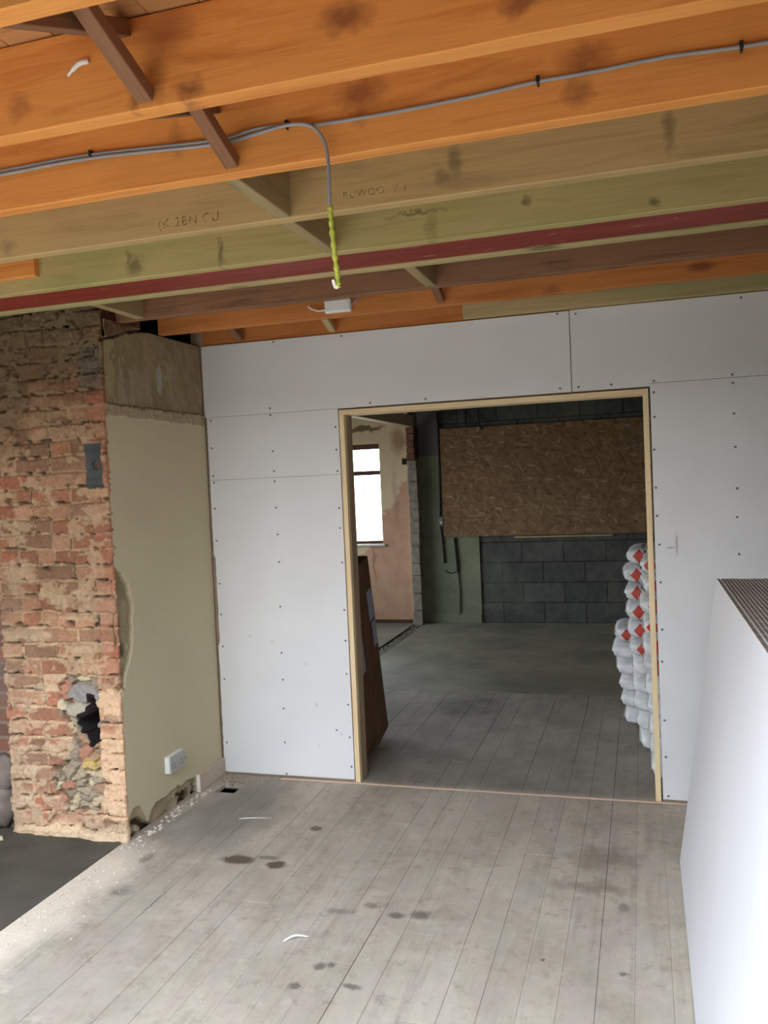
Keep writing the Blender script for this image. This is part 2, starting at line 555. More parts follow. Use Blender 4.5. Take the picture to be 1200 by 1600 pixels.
base = k.mix(base, lin((86, 80, 72)), k.math('MULTIPLY', k.spots([(1.515, -1.314, 0, .035, .03, 1), (1.427, -1.333, 0, .03, .02, 1), (1.264, -1.716, 0, .02, .02, 1), (1.296, -1.70, 0, .016, .016, 1), (1.407, -1.80, 0, .03, .014, 1), (1.221, -1.84, 0, .02, .02, 1), (2.261, -1.54, 0, .014, .014, 1), (1.999, -1.514, 0, .008, .008, 1), (2.253, -1.1, 0, .02, .03, 1, .7), (1.2, -1.35, 0, .05, .02, 1, .5), (1.31, -1.28, 0, .03, .02, 1, .7), (.443, -1.44, 0, .004, .12, 1, .6), (.25, -1.38, 0, .05, .04, 1, .5)], .03, 40, .4), .75))
# pale mortar dust along the hearth
sx = k.n('ShaderNodeSeparateXYZ'); k.l(k.coords(), sx.inputs[0])
wob = k.math('MULTIPLY', k.math('SUBTRACT', k.noise(k.coords(), 4, 6, .7), .5), .45)
edge = k.math('ADD', sx.outputs['X'], wob)
dust = k.maskramp(edge, .26, .08)
ylim = k.maskramp(sx.outputs['Y'], -.9, -1.15)
base = k.mix(base, lin((222, 208, 188)), k.math('MULTIPLY', k.math('MULTIPLY', dust, ylim), .9))
# damp patch; boards beyond the doorway painted darker for dust and dimmer light
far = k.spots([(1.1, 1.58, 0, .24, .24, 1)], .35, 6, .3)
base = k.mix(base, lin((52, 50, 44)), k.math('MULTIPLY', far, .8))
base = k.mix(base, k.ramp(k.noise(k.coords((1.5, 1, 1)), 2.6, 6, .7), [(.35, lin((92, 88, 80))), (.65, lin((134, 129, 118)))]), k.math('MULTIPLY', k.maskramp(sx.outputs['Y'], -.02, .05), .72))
k.color(base); k.bump(g2, .3, .002)
m_floor = k.m
floor = fl.build('floor', m_floor)
at = floor.data.color_attributes.new('Col', 'FLOAT_COLOR', 'POINT')
nv = len(floor.data.vertices)
arr = np.ones((nv, 4), np.float32)
fc = np.array(fcol[:nv] + [.5] * max(0, nv - len(fcol)))
arr[:, 0] = arr[:, 1] = arr[:, 2] = fc
at.data.foreach_set('color', arr.ravel())
struct(floor)

fil = MB(); fil.box(-.02, .05, -6.7, 2, -.03, -.004); fil.box(.205, XR, -6.7, 2, -.03, -.004); fil.box(.05, .205, -6.7, -.29, -.03, -.004); fil.box(.05, .205, -.15, 2, -.03, -.004); fil.box(XL, -.02, -6.7, -1.96, -.03, -.004)
struct(fil.build('floor_gap_dirt', plain('dirt_in_gaps', lin((118, 106, 92)), .95, var=.5, scale=14)), 'dirt packed in the gaps between the floorboards')
sub = MB(); sub.box(XL - .2, XR + .2, -6.7, 5.4, -.30, -.20)
struct(sub.build('floor_void', m_dark), 'dark void under the floorboards')

# far concrete floor
k = NT('worn_far_floor', .75)
g = k.noise(k.coords(), 1.6, 6, .6, .5); g2 = k.noise(k.coords((1, 5, 1)), 4, 5, .6)
c = k.ramp(g, [(.3, lin((104, 102, 86))), (.7, lin((140, 136, 118)))])
c = k.mix(c, lin((84, 80, 68)), k.math('MULTIPLY', k.maskramp(g2, .55, .7), .5))
k.color(c)
m_ffloor = k.m
fb = MB(); fb.box(-.03, XR, 2.0, 5.06, -.2, .0); fb.box(XL, -.165, .2, 5.0, -.2, .0)
struct(fb.build('floor_far', m_ffloor), 'bare concrete floor at the back of the far room')
ch = MB(); ch.box(-.165, -.03, .2, 4.93, -.2, -.012)
m_chan = plain('rough_channel_fill', lin((92, 88, 76)), .95, var=.4, scale=30)
struct(ch.build('floor_channel', m_chan), 'rough dark channel where a dividing wall stood')
hs = MB()
nx_ = 40
vs = []
for i in range(nx_ + 1):
    y = -1.95 + (1.0 + .05) * i / nx_
    vs.append((-.022 + random.uniform(-.006, .006), y, -.002))
for i in range(nx_ + 1):
    vs.append((-2.55, vs[i][1], -.002))
fs = [(i, i + 1, nx_ + 2 + i, nx_ + 1 + i) for i in range(nx_)]
vs2 = [(v[0], v[1], -.19) for v in vs]; off = len(vs)
hs.add(vs + vs2, fs + [tuple(i + off for i in f) for f in fs] + [(i, i + 1, off + i + 1, off + i) for i in range(nx_)])
k = NT('dark_hearth_screed', .85)
g = k.noise(k.coords(), 3, 6, .6); g2 = k.noise(k.coords(), 90, 3)
c = k.ramp(g, [(.3, lin((72, 69, 60))), (.7, lin((96, 92, 80)))])
c = k.mix(c, lin((190, 180, 160)), k.maskramp(g2, .80, .84))
k.color(c); k.bump(g, .3, .01)
hearth = hs.build('hearth_slab', k.m)
tag(hearth, 'dark grey concrete hearth slab in front of the bare brick chimney breast', 'hearth')

# ---- outer walls
k = NT('dull_plaster_wall', .9)
g = k.noise(k.coords(), 2.5, 5)
k.color(k.ramp(g, [(.3, lin((104, 98, 88))), (.7, lin((122, 115, 104)))]))
m_room = k.m
w = MB(); w.box(XL - .2, XL, -6.7, 1.5, -.2, 2.7); w.box(XL - .2, XL, 4.8, 5.4, -.2, 2.7); w.box(XL - .2, XL, 1.5, 4.8, -.2, .6); w.box(XL - .2, XL, 1.5, 4.8, 2.2, 2.7)
struct(w.build('wall_left', m_room))
w = MB(); w.box(XR, XR + .2, -6.7, 5.4, -.2, 2.7)
struct(w.build('wall_right', m_room))
w = MB(); w.box(XL, OPX0, REARY - .15, REARY, -.2, 2.645); w.box(OPX1, XR, REARY - .15, REARY, -.2, 2.645); w.box(OPX0, OPX1, REARY - .15, REARY, OPZ1, 2.645)
struct(w.build('wall_rear', m_room))

w = MB(); w.box(-9, 9, -14, -6.7, -.5, -.18); w.box(-9, 9, -9.2, -9.0, -.2, 2.3)  # unseen ground and fence, added to cut low light through the rear opening
struct(w.build('wall_blocker', plain('dark_light_blocker', (.10, .10, .075, 1), .95)), 'added unseen ground and fence blocking low light outside the rear opening')
# ---- ceiling boards above the joists
cb = MB(); x = XL
while x < XR:
    cb.box(x + .001, min(x + .117, XR), -3.30, .14, 2.645 + random.uniform(0, .002), 2.668, .001); x += .118
cb.box(XL - .2, XR + .2, -3.30, .14, 2.67, 2.72)
rl = MB(); rl.box(XL - .2, XR + .2, -6.7, -6.15, 2.645, 2.75); rl.box(XL - .2, -2.2, -6.15, -3.36, 2.645, 2.75); rl.box(2.8, XR + .2, -6.15, -3.36, 2.645, 2.75); rl.box(XL - .2, XR + .2, -3.36, -3.30, 2.47, 2.75)
struct(rl.build('ceiling_rear', plain('plain_ceiling_board', lin((120, 108, 92)), .9)))
struct(cb.build('ceiling', m_ceil))
cf = MB(); cf.box(XL - .2, XR + .2, .14, 5.4, 2.50, 2.72)
struct(cf.build('ceiling_far', plain('dark_old_ceiling', lin((70, 60, 50)), .95, var=.4, scale=8)))

# ---- back wall of the far room (three different surfaces)
k = NT('patchy_pink_plaster', .9)
g = k.noise(k.coords(), 3.0, 7, .65, .8); g2 = k.noise(k.coords(), 7, 5, .6)
sx = k.n('ShaderNodeSeparateXYZ'); k.l(k.coords(), sx.inputs[0])
up_ = k.math('ADD', k.math('ADD', sx.outputs['Z'], k.math('MULTIPLY', sx.outputs['X'], -1.6)), k.math('MULTIPLY', k.math('SUBTRACT', g, .5), .9))
pink = k.ramp(g2, [(.3, lin((194, 154, 126))), (.7, lin((212, 174, 144)))])
cream = k.ramp(g2, [(.3, lin((218, 200, 162))), (.7, lin((228, 212, 176)))])
c = k.mix(pink, cream, k.maskramp(up_, 2.02, 2.06))
c = k.mix(c, lin((150, 118, 92)), k.math('MULTIPLY', k.spots([(-.28, 5, 2.1, .08, .2, .14), (-.625, 5, .69, .016, .2, .19, .9), (-.34, 5, 1.45, .03, .2, .3, .4)], .12, 7, .4), .7))
c = k.mix(c, lin((128, 108, 80)), k.spots([(-.75, 5, 2.25, .3, .2, .035)], .12, 9, .2))
k.color(c); k.bump(g, .3, .01)
m_pink = k.m
WX0, WX1, WZ0, WZ1 = -2.25, -.51, .915, 2.075
w = MB(); w.box(XL, WX0, 5.0, 5.3, -.2, 2.5); w.box(WX1, -.165, 5.0, 5.3, -.2, 2.5)
w.box(WX0, WX1, 5.0, 5.3, -.2, WZ0); w.box(WX0, WX1, 5.0, 5.3, WZ1, 2.5)
struct(w.build('wall_back', m_pink))
k = NT('grey_blockwork', .95)
br = k.n('ShaderNodeTexBrick'); br.inputs['Scale'].default_value = 1.0
br.inputs['Brick Width'].default_value = .45; br.inputs['Row Height'].default_value = .225; br.inputs['Mortar Size'].default_value = .008
br.inputs['Mortar Smooth'].default_value = .3
br.inputs['Color1'].default_value = lin((94, 95, 92)); br.inputs['Color2'].default_value = lin((80, 82, 80)); br.inputs['Mortar'].default_value = lin((62, 60, 56))
mp = k.n('ShaderNodeMapping'); mp.inputs['Rotation'].default_value = (math.pi / 2, 0, 0); mp.inputs['Location'].default_value = (.05, .0, 0)
tc = k.n('ShaderNodeTexCoord'); k.l(tc.outputs['Object'], mp.inputs[0]); k.l(mp.outputs[0], br.inputs['Vector'])
g = k.noise(k.coords(), 12, 6, .65); g2 = k.noise(k.coords(), 2, 5, .6, .5)
c = k.mix(br.outputs['Color'], k.ramp(g, [(.3, (.75, .75, .75, 1)), (.7, (1.2, 1.2, 1.2, 1))]), 1.0, 'MULTIPLY')
c = k.mix(c, lin((128, 130, 112)), k.math('MULTIPLY', k.maskramp(g2, .5, .66), .35))
k.color(c); k.bump(k.math('ADD', br.outputs['Fac'], k.math('MULTIPLY', g, -.6)), .6, -.01)
m_block = k.m
w = MB(); w.box(-.05, XR, 5.06, 5.4, -.2, 2.5)
struct(w.build('wall_back_blockwork', m_block))
# nib of the removed dividing wall: stacked rough blocks, brick at the top
nb = MB(); z = -.05; nn = 0
ntop = MB()
while z < 1.85:
    h = random.choice([.14, .2, .225]); h = min(h, 1.86 - z)
    nb.box(-.165 + random.uniform(-.004, .002), -.05 + random.uniform(-.012, .012), 4.93 + random.uniform(-.012, .012), 5.2, z + .004, z + h - .004, .006); z += h
nb.box(-.158, -.06, 4.95, 5.2, -.1, 1.86); nb.box(-.17, -.045, 5.10, 5.35, -.1, 2.5)
z = 1.86
while z < 2.23:
    ntop.box(-.165 + random.uniform(-.004, .002), -.075 + random.uniform(-.015, .015), 4.93 + random.uniform(-.01, .01), 5.2, z + .004, z + .07, .004); z += .075
ntop.box(-.155, -.085, 4.95, 5.2, 1.85, 2.24)
nib = nb.build('wall_nib', plain('rough_grey_block', lin((150, 142, 128)), .95, var=.3, scale=18)); struct(nib, 'rough toothed blocks left of the removed dividing wall')
ntop.build('brick_top', plain('old_red_brick', lin((124, 88, 70)), .95, var=.3, scale=18), nib)
# green painted plaster strip beside the nib
k = NT('green_grey_plaster', .9)
g = k.noise(k.coords(), 3, 6, .6); g2 = k.noise(k.coords(), 14, 5, .6)
sx = k.n('ShaderNodeSeparateXYZ'); k.l(k.coords(), sx.inputs[0])
c = k.ramp(g, [(.3, lin((122, 128, 106))), (.7, lin((146, 150, 126)))])
c = k.mix(c, lin((112, 108, 108)), k.maskramp(sx.outputs['Z'], 1.895, 1.905))
c = k.mix(c, lin((90, 92, 76)), k.math('MULTIPLY', k.maskramp(g2, .6, .7), .5))
k.color(c)
m_green = k.m
w = MB(); w.box(-.06, .605, 5.045, 5.1, -.1, .975, .003); w.box(-.06, .2, 5.045, 5.1, .975, 2.44, .003)
w.box(-.06, .21, 5.041, 5.06, 1.895, 1.907)
struct(w.build('trim_1', m_green), 'green painted plaster left on the back wall')
w = MB(); w.box(.0, .6, 5.03, 5.046, -.01, .105, .004)
struct(w.build('baseboard_back', m_green))
w = MB(); w.box(XL, -.17, 4.985, 5.001, 0, .04, .003)
struct(w.build('baseboard_far_left', plain('dark_skirting', lin((92, 66, 48)), .8)))
w = MB(); w.box(-.165, -.07, .15, 4.95, 2.235, 2.36, .004); 
o = w.build('timber_plate', wood('pale_plate_timber', (.6, .5, .33, 1), (.45, .36, .24, 1), (.2, .12, .08, 1), knots=False), loc=(0, 0, 0))
tag(o, 'pale timber plate running back under the far ceiling above the removed dividing wall', 'timber')

# ---- partition wall (plasterboard sheets on studs), opening between x .806 and 2.418
DX0, DX1, DZ = .8135, 2.411, 2.038
st = MB()
for x in (.01, .40, .77, 2.42, 2.78, 2.98):
    st.box(x, x + .038, .013, .10, 0, 2.44)
st.box(0, XR, .013, .10, 2.40, 2.449); st.box(DX0 - .004, DX1 + .004, .013, .10, DZ + .006, DZ + .05)
st.box(0, DX0 - .008, .013, .03, 0, .05); st.box(0, XR, .012, .014, 2.05, 2.449); st.box(0, DX0 - .008, .012, .014, 0, 2.44); st.box(DX1 + .008, XR, .012, .014, 0, 2.44)
st.box(0, DX0 - .008, .0995, .101, 0, 2.449); st.box(DX1 + .008, XR, .0995, .101, 0, 2.449); st.box(0, XR, .0995, .101, 2.05, 2.50)
st.box(-.07, .004, .013, .11, -.1, 2.64)
stud = st.build('wall_middle', m_pbback)
struct(stud, 'partition wall of pale plasterboard with the wide doorway')

def sheet(x0, x1, z0, z1, ragged_left=False):
    mb = MB()
    if not ragged_left:
        mb.box(x0, x1, 0, .0125, z0, z1, .001)
    else:
        n = 60; vs = []
        for y in (0, .0125):
            for i in range(n + 1):
                z = z0 + (z1 - z0) * i / n
                d = .012 + .012 * max(0, (z - .6)) / 1.1 * 0 + random.uniform(0, .004) + (.010 if .75 < z < 1.25 else 0)
                vs.append((x0 + d, y, z))
            for i in range(n + 1):
                vs.append((x1, y, z0 + (z1 - z0) * i / n))
        m = n + 1; fs = []
        for i in range(n):
            fs.append((i, i + 1, m + i + 1, m + i)); fs.append((2 * m + i, 3 * m + i, 3 * m + i + 1, 2 * m + i + 1))
            fs.append((i, 2 * m + i, 2 * m + i + 1, i + 1)); fs.append((m + i, m + i + 1, 3 * m + i + 1, 3 * m + i))
        fs.append((0, m, 3 * m, 2 * m)); fs.append((n, m + n, 3 * m + n, 2 * m + n))
        mb.add(vs, fs)
    o = mb.build('plasterboard_sheet', m_pb, stud)
    return o
sheet(0.0, 2.046, 2.0475, 2.449)
sheet(2.050, XR, 2.0625, 2.452)
sheet(0.0, DX0 - .008, 1.692, 2.0455, True)
sheet(0.0, DX0 - .008, 0.012, 1.690, True)
sheet(DX1 + .008, XR, 0.010, 2.0605)
mb = MB(); mb.box(2.050, DX1 + .0085, 0, .0125, 2.0475, 2.063); mb.build('plasterboard_sheet', m_pb, stud)

screws = [(0.446, 2.438), (0.845, 2.434), (0.407, 2.075), (0.408, 2.037), (0.038, 2.029), (0.788, 1.949), (0.991, 2.065), (0.035, 1.873), (0.787, 1.826), (0.412, 1.837), (0.413, 1.726), (0.788, 1.71), (0.035, 1.715), (0.038, 1.677), (0.414, 1.67), (0.415, 1.523), (0.787, 1.508), (1.296, 2.065), (0.788, 1.399), (0.79, 1.211), (0.79, 0.95), (0.789, 0.781), (0.786, 0.597), (0.787, 0.427), (0.787, 0.246), (0.79, 0.082), (0.713, 0.283), (1.989, 2.44), (2.079, 2.431), (2.84, 2.432), (1.991, 2.068), (2.081, 2.069), (2.239, 2.069), (2.439, 2.072), (2.793, 2.075), (2.794, 2.035), (2.436, 2.017), (2.436, 1.898), (2.795, 1.891), (2.797, 1.733), (2.44, 1.275), (2.44, 1.09), (2.44, 0.857), (2.435, 0.698), (2.437, 0.406), (2.438, 0.224), (2.444, 0.028), (2.8, 1.536), (2.796, 1.399), (2.8, 1.222), (2.43, 1.739), (2.432, 1.554), (2.433, 1.416), (0.036, 1.529), (0.036, 1.346), (0.041, 1.1), (0.04, 0.923), (0.04, 0.739), (0.417, 1.373), (0.417, 1.219), (0.411, 0.968), (0.405, 0.708), (0.405, 0.556), (0.4, 0.392), (0.398, 0.199), (0.035, 0.181), (.04, .55), (.40, .02)]
scm = MB()
n = 10
ring = lambda r, y: [(r * math.cos(2 * math.pi * i / n), y, r * math.sin(2 * math.pi * i / n)) for i in range(n)]
scm.add(ring(.0056, .0) + ring(.005, -.0009) + ring(.0022, -.0006) + ring(.0015, .0012),
        [(a * n + i, a * n + (i + 1) % n, (a + 1) * n + (i + 1) % n, (a + 1) * n + i) for a in range(3) for i in range(n)] + [tuple(3 * n + i for i in range(n))])
s0 = scm.build('screw', m_screw, stud, (screws[0][0], 0, screws[0][1]))
for sx_, sz_ in screws[1:]:
    c_ = s0.copy(); COL.objects.link(c_); c_.parent = stud; c_.location = (sx_, 0, sz_)

# ---- rough timber lining of the doorway
dl = empty('door_lining', (DX0, 0, 0))
T = .027
def lin_part(name, p0, p1, w_, h_, up):
    return beam(name, p0, p1, w_, h_, m_pine, None, .0006, up, .0015)
for xx in (DX0 + T / 2, DX1 - T / 2):
    o = beam('jamb', (xx, .013, 0), (xx, .013, DZ - T), T, .038, m_pine, None, .0006, (0, 1, 0), .0015)
    o.parent = dl; o.matrix_parent_inverse = Matrix.Translation(dl.location).inverted()
    o = beam('inner_stud', (xx, .0775, 0), (xx, .0775, DZ - T), T - .001, .09, m_stud, None, .0006, (0, 1, 0), .0015)
    o.parent = dl; o.matrix_parent_inverse = Matrix.Translation(dl.location).inverted()
    o['label'] = 'darker inner timber'
o = beam('head', (DX0, .058, DZ - T / 2), (DX1, .058, DZ - T / 2), .128, T, m_pine, None, .0006, (0, 0, 1), .0015)
o.parent = dl; o.matrix_parent_inverse = Matrix.Translation(dl.location).inverted()
tag(dl, 'raw pine timber lining around the wide doorway opening', 'door lining')

o = beam('threshold_batten', (.38, -.03, .003), (2.62, -.028, .003), .02, .006, m_pinkpine, None, .0015)
tag(o, 'thin pinkish timber batten lying across the floor at the doorway', 'batten')

# ================================================================== CHIMNEY BREAST (stripped brick)
YB = -.947
body = MB()
body.box(-.62, -.07, -.55, .1, -.2, 2.47); body.box(XL, -.07, -.60, .2, 1.2, 2.47); body.box(XL, -1.55, YB + .01, .2, -.2, 2.47)
body.box(XL, -1.1, YB + .01, -.5, 1.16, 2.47); body.box(-1.1, -.07, YB + .03, -.5, 2.40, 2.635); body.box(XL, -1.1, YB + .02, -.5, 2.40, 2.635)
body.box(-1.1, -.66, YB + .02, -.5, 1.16, 2.45)
body.box(-.63, -.30, YB + .03, -.6, -.1, 2.45); body.box(-.30, -.07, YB + .03, -.6, .78, 2.45); body.box(-.30, -.07, YB + .03, -.6, -.1, .36)
body.box(-.1, -.07, YB + .03, -.6, .30, .8); body.box(-.655, -.6, YB + .02, -.6, -.1, 1.16)
bodyo = body.build('wall_chimney_breast', plain('sooty_mortar', lin((120, 95, 75)), .95, var=.3, scale=10))
struct(bodyo)
k = NT('sooty_fireback_brick', .95)
br = k.n('ShaderNodeTexBrick'); br.inputs['Scale'].default_value = 1.0
br.inputs['Brick Width'].default_value = .225; br.inputs['Row Height'].default_value = .075; br.inputs['Mortar Size'].default_value = .008
br.inputs['Color1'].default_value = lin((140, 92, 72)); br.inputs['Color2'].default_value = lin((108, 80, 68)); br.inputs['Mortar'].default_value = lin((130, 112, 95))
mp = k.n('ShaderNodeMapping'); mp.inputs['Rotation'].default_value = (math.pi / 2, 0, 0)
tc = k.n('ShaderNodeTexCoord'); k.l(tc.outputs['Object'], mp.inputs[0]); k.l(mp.outputs[0], br.inputs['Vector'])
g = k.noise(k.coords(), 7, 6, .65)
c = k.mix(br.outputs['Color'], lin((110, 100, 92)), k.math('MULTIPLY', k.maskramp(g, .45, .6), .6)); k.color(c); k.bump(g, .6, .02)
fbk = MB(); fbk.box(-1.56, -.60, YB + .05, -.6, -.1, 1.2)
fbk_o = fbk.build('wall_fireback', k.m); struct(fbk_o)
lump = MB()   # bulging mortar at the foot of the fire opening
import itertools
for (cx, cy, cz, r) in [(-.75, YB + .03, .12, .10), (-.72, YB + .03, .28, .08), (-.9, YB + .02, .1, .12)]:
    nlat, nlon = 8, 12; vs = []
    for a in range(nlat + 1):
        for b in range(nlon):
            t = math.pi * a / nlat; p = 2 * math.pi * b / nlon; rr = r * (1 + random.uniform(-.08, .08))
            vs.append((cx + rr * math.sin(t) * math.cos(p), cy + rr * .6 * math.sin(t) * math.sin(p), cz + rr * 1.2 * math.cos(t)))
    lump.add(vs, [(a * nlon + b, a * nlon + (b + 1) % nlon, (a + 1) * nlon + (b + 1) % nlon, (a + 1) * nlon + b) for a in range(nlat) for b in range(nlon)])
lump.build('mortar_lump', plain('grey_mortar_lump', lin((120, 108, 98)), .95, var=.3, scale=14), bodyo, smooth=True)

# brick face height field
nu, nvv = 260, 580
U = np.linspace(-1.1, 0, nu)[:, None] * np.ones((1, nvv)); V = np.ones((nu, 1)) * np.linspace(-.02, 2.635, nvv)[None, :]
wz = (fbm(U, V, .35, 5) - .5) * .035 + (fbm(U, V, .06, 9) - .5) * .014
wx = (fbm(U, V, .25, 21) - .5) * .03 + (fbm(U, V, .05, 33) - .5) * .014
vz = (V + wz - .028) / .0752; kz = np.floor(vz).astype(int); fz = (vz - kz) * .0752
H = np.zeros_like(U); C = np.zeros(U.shape + (3,))
pal = [A(c) for c in [(172, 118, 92), (166, 112, 86), (152, 102, 80), (184, 138, 110), (140, 106, 84), (174, 132, 104), (166, 104, 80), (148, 114, 92), (190, 148, 120)]]
mort = A((212, 182, 148)); mort2 = A((190, 160, 126)); lime = A((226, 204, 170))
rs = np.random.RandomState(42)
seen = {}
for kk in range(kz.min(), kz.max() + 1):
    row = kz == kk
    x = 0.0; first = [.215, .105][kk % 2]
    edges = [(0.012, -first)]; x = -first
    while x < -.0 and x > -1.25:
        wdt = .105 if rs.rand() < (.55 if kk % 2 else .4) else .215
        edges.append((x, x - wdt)); x -= wdt + .0
    for (b, a) in edges:
        colr = pal[rs.randint(len(pal))] * (1 + rs.uniform(-.14, .12)); pro = rs.uniform(-.008, .006)
        miss = rs.rand() < .05
        uu = U + wx + rs.uniform(-.004, .004)
        m = row & (uu <= b) & (uu > a)
        dx = np.minimum(b - uu[m] if b < .01 else .05, uu[m] - a); dz = np.minimum(fz[m], .0752 - fz[m])
        d = np.minimum(dx, dz) - .0052
        t = smooth(-.001, .0035, d)
        H[m] = -.014 * (1 - t) + (pro + (-.016 if miss else 0)) * t
        C[m] = (mort * .5 + mort2 * .5) * (1 - t[:, None]) + colr * t[:, None]
n1 = fbm(U, V, .16, 61, 5); n2 = fbm(U, V, .05, 71, 4); n3 = fbm(U, V, .015, 81, 3); n4 = fbm(U * .5, V * 1.6, .12, 91, 5)
sm = smooth(.515, .555, n1 * .55 + n2 * .45)           # mortar smeared over brick faces
H = H * (1 - sm * .8) + sm * .0045 * 1
C = C * (1 - sm[..., None] * .8) + (mort * .85) * (sm[..., None] * .8)
s2 = smooth(.60, .64, n4); C = C * (1 - s2[..., None] * .5) + lime * .85 * s2[..., None] * .5
H += (n2 - .5) * .016 + (n3 - .5) * .010 + (fbm(U, V, .11, 123, 3) - .5) * .02
C = C * .86 + A((182, 146, 114)) * .14
C *= (1 + (n3[..., None] - .5) * .35)
dk = smooth(.58, .63, fbm(U, V, .035, 101, 3)) * (fz < .014); H -= dk * .022; C *= (1 - dk[..., None] * .65)
# darker, sootier masonry at the top
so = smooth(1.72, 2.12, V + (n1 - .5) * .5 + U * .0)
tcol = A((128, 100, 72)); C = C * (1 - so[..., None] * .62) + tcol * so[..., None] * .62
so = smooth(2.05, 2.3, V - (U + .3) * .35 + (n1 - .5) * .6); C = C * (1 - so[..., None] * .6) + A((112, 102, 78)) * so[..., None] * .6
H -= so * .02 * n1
dust_falloff = smooth(1.15, .55, V + (n1 - .5) * .7)[..., None]; C = C * (.66 + .34 * dust_falloff) * np.array([1.0, .95, .88]) ** (1 - dust_falloff)  # colour darkened and warmed upward for light falloff, with paler dust low down
# column of cleaner red bricks at the right edge
re_ = smooth(-.11, -.09, U + wx) * (V > .72) * (V < 2.1) * (1 - sm * .6); C = C * (1 - re_[..., None] * .35) + A((176, 108, 84)) * re_[..., None] * .3
# pale repaired column right of the hole
rp = ((U > -.125 + wx) & (V > .1) & (V < .73)).astype(float) * smooth(.35, .5, n1 + .1); C = C * (1 - rp[..., None] * .6) + A((222, 184, 148)) * rp[..., None] * .6
# slate packing and the concrete pad
sl = ((U > -.122 + (n2 - .5) * .02) & (U < -.026) & (V > 1.672 + (n2 - .5) * .02) & (V < 1.882)).astype(float)
C = C * (1 - sl[..., None]) + (A((68, 72, 72)) * (.75 + .5 * n2[..., None])) * sl[..., None]; H = H * (1 - sl) + sl * (-.006 + (np.floor(V / .022) % 2) * .003)
dh = np.hypot((U + .062) / .018, (V - 1.782) / .022) < 1 + (n2 - .5); H[dh] = -.035; C[dh] = A((22, 22, 22))
cp = ((U > -.128 + (n2 - .5) * .03) & (U < -.012) & (V > 2.135) & (V < 2.33)).astype(float)
C = C * (1 - cp[..., None] * .85) + A((98, 88, 76)) * cp[..., None] * .85; H += cp * (n2 - .5) * .015
# loose rubble around the hole
rub = in_poly(U + wx * 1.5, V + wz * 1.2, [(-.35, .74), (-.27, .79), (-.12, .765), (-.115, .36), (-.12, .2), (-.16, .12), (-.33, .12), (-.41, .25), (-.33, .36), (-.26, .44), (-.30, .52), (-.37, .61)])
pts = np.column_stack([rs.uniform(-.45, -.08, 110), rs.uniform(.08, .82, 110)]); ph = rs.uniform(-.035, .016, 110)
pc = [A(c) for c in [(168, 152, 126), (156, 142, 120), (190, 170, 138), (172, 124, 100), (140, 126, 104), (196, 178, 146), (160, 130, 104), (148, 134, 114)]]
pci = rs.randint(len(pc), size=110)
uu = U[rub] + (n3[rub] - .5) * .03; vv = V[rub] + (n2[rub] - .5) * .03
D2 = (uu[:, None] - pts[None, :, 0]) ** 2 + ((vv[:, None] - pts[None, :, 1]) * 1.25) ** 2
ii = D2.argmin(1); dd = np.sort(D2, 1); gap = np.sqrt(dd[:, 1]) - np.sqrt(dd[:, 0])
H[rub] = ph[ii] - .012 * (1 - smooth(0, .012, gap)) + (n3[rub] - .5) * .014
C[rub] = np.array([pc[i] for i in pci[ii]]) * (.55 + .45 * smooth(0, .008, gap))[:, None]
stain_y = np.hypot((U + .165) / .045, (V - .37) / .03) < 1.0 + (n2 - .5) * .8; C[stain_y] = A((190, 162, 104)); H[stain_y] += .03
grey = np.hypot((U + .20) / .09, (V - .70) / .045) < 1 + (n2 - .5) * .6; C[grey] = A((140, 134, 128)) * (1 + (n3[grey] - .5) * .4)[:, None]; H[grey] = .004 + (n2[grey] - .5) * .02
grey = np.hypot((U + .235) / .07, (V - .62) / .035) < 1 + (n2 - .5) * .6; C[grey] = A((166, 158, 140)); H[grey] = .01 + (n2[grey] - .5) * .02
hole = in_poly(U, V, [(-.170, .685), (-.132, .675), (-.128, .60), (-.132, .50), (-.150, .455), (-.168, .44), (-.195, .47), (-.205, .52), (-.235, .555), (-.215, .585), (-.175, .60), (-.165, .64)])
hd = hole.copy()
for _i in range(4): hd[:-1] |= hd[1:]; hd[:, 1:] |= hd[:, :-1]
hd &= U < -.14
C[hd] = A((30, 26, 23)); H[hole] = -.33; C[hole] = A((14, 12, 11))  # hole and its left rim blackened in colour, painting in the shade
for (cx, cz, rx, rz) in [(-.245, 1.035, .028, .016), (-.36, 1.30, .03, .01), (-.57, 1.63, .03, .012), (-.10, 1.045, .008, .03), (-.55, 1.03, .02, .012), (-.39, .33, .03, .016), (-.63, .62, .015, .02), (-.50, 1.90, .02, .01), (-.42, 1.20, .008, .02)]:
    q = np.hypot((U - cx) / rx, (V - cz) / rz) < 1 + (n2 - .5) * .9; H[q] = -.05; C[q] *= .3
# ragged foot: pale mortar skirt
ft = smooth(.06, .02, V + (n1 - .5) * .10); C = C * (1 - ft[..., None] * .8) + A((224, 196, 160)) * ft[..., None] * .8; H += ft * .012 * n2
# left margin of the pier fading to greyer masonry
fd = smooth(-.50, -.62, U + (n1 - .5) * .15) * (V < 1.2); C = C * (1 - fd[..., None] * .3) + A((150, 122, 100)) * fd[..., None] * .3
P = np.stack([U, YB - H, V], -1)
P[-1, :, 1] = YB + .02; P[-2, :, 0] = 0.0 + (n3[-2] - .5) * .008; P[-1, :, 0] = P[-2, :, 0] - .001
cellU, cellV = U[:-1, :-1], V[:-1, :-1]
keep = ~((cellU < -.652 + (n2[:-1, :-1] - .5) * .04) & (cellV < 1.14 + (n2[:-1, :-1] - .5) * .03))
field_mesh('wall_chimney_face', P, np.clip(C, .01, 1), keep, m_brickrough)['kind'] = 'structure'

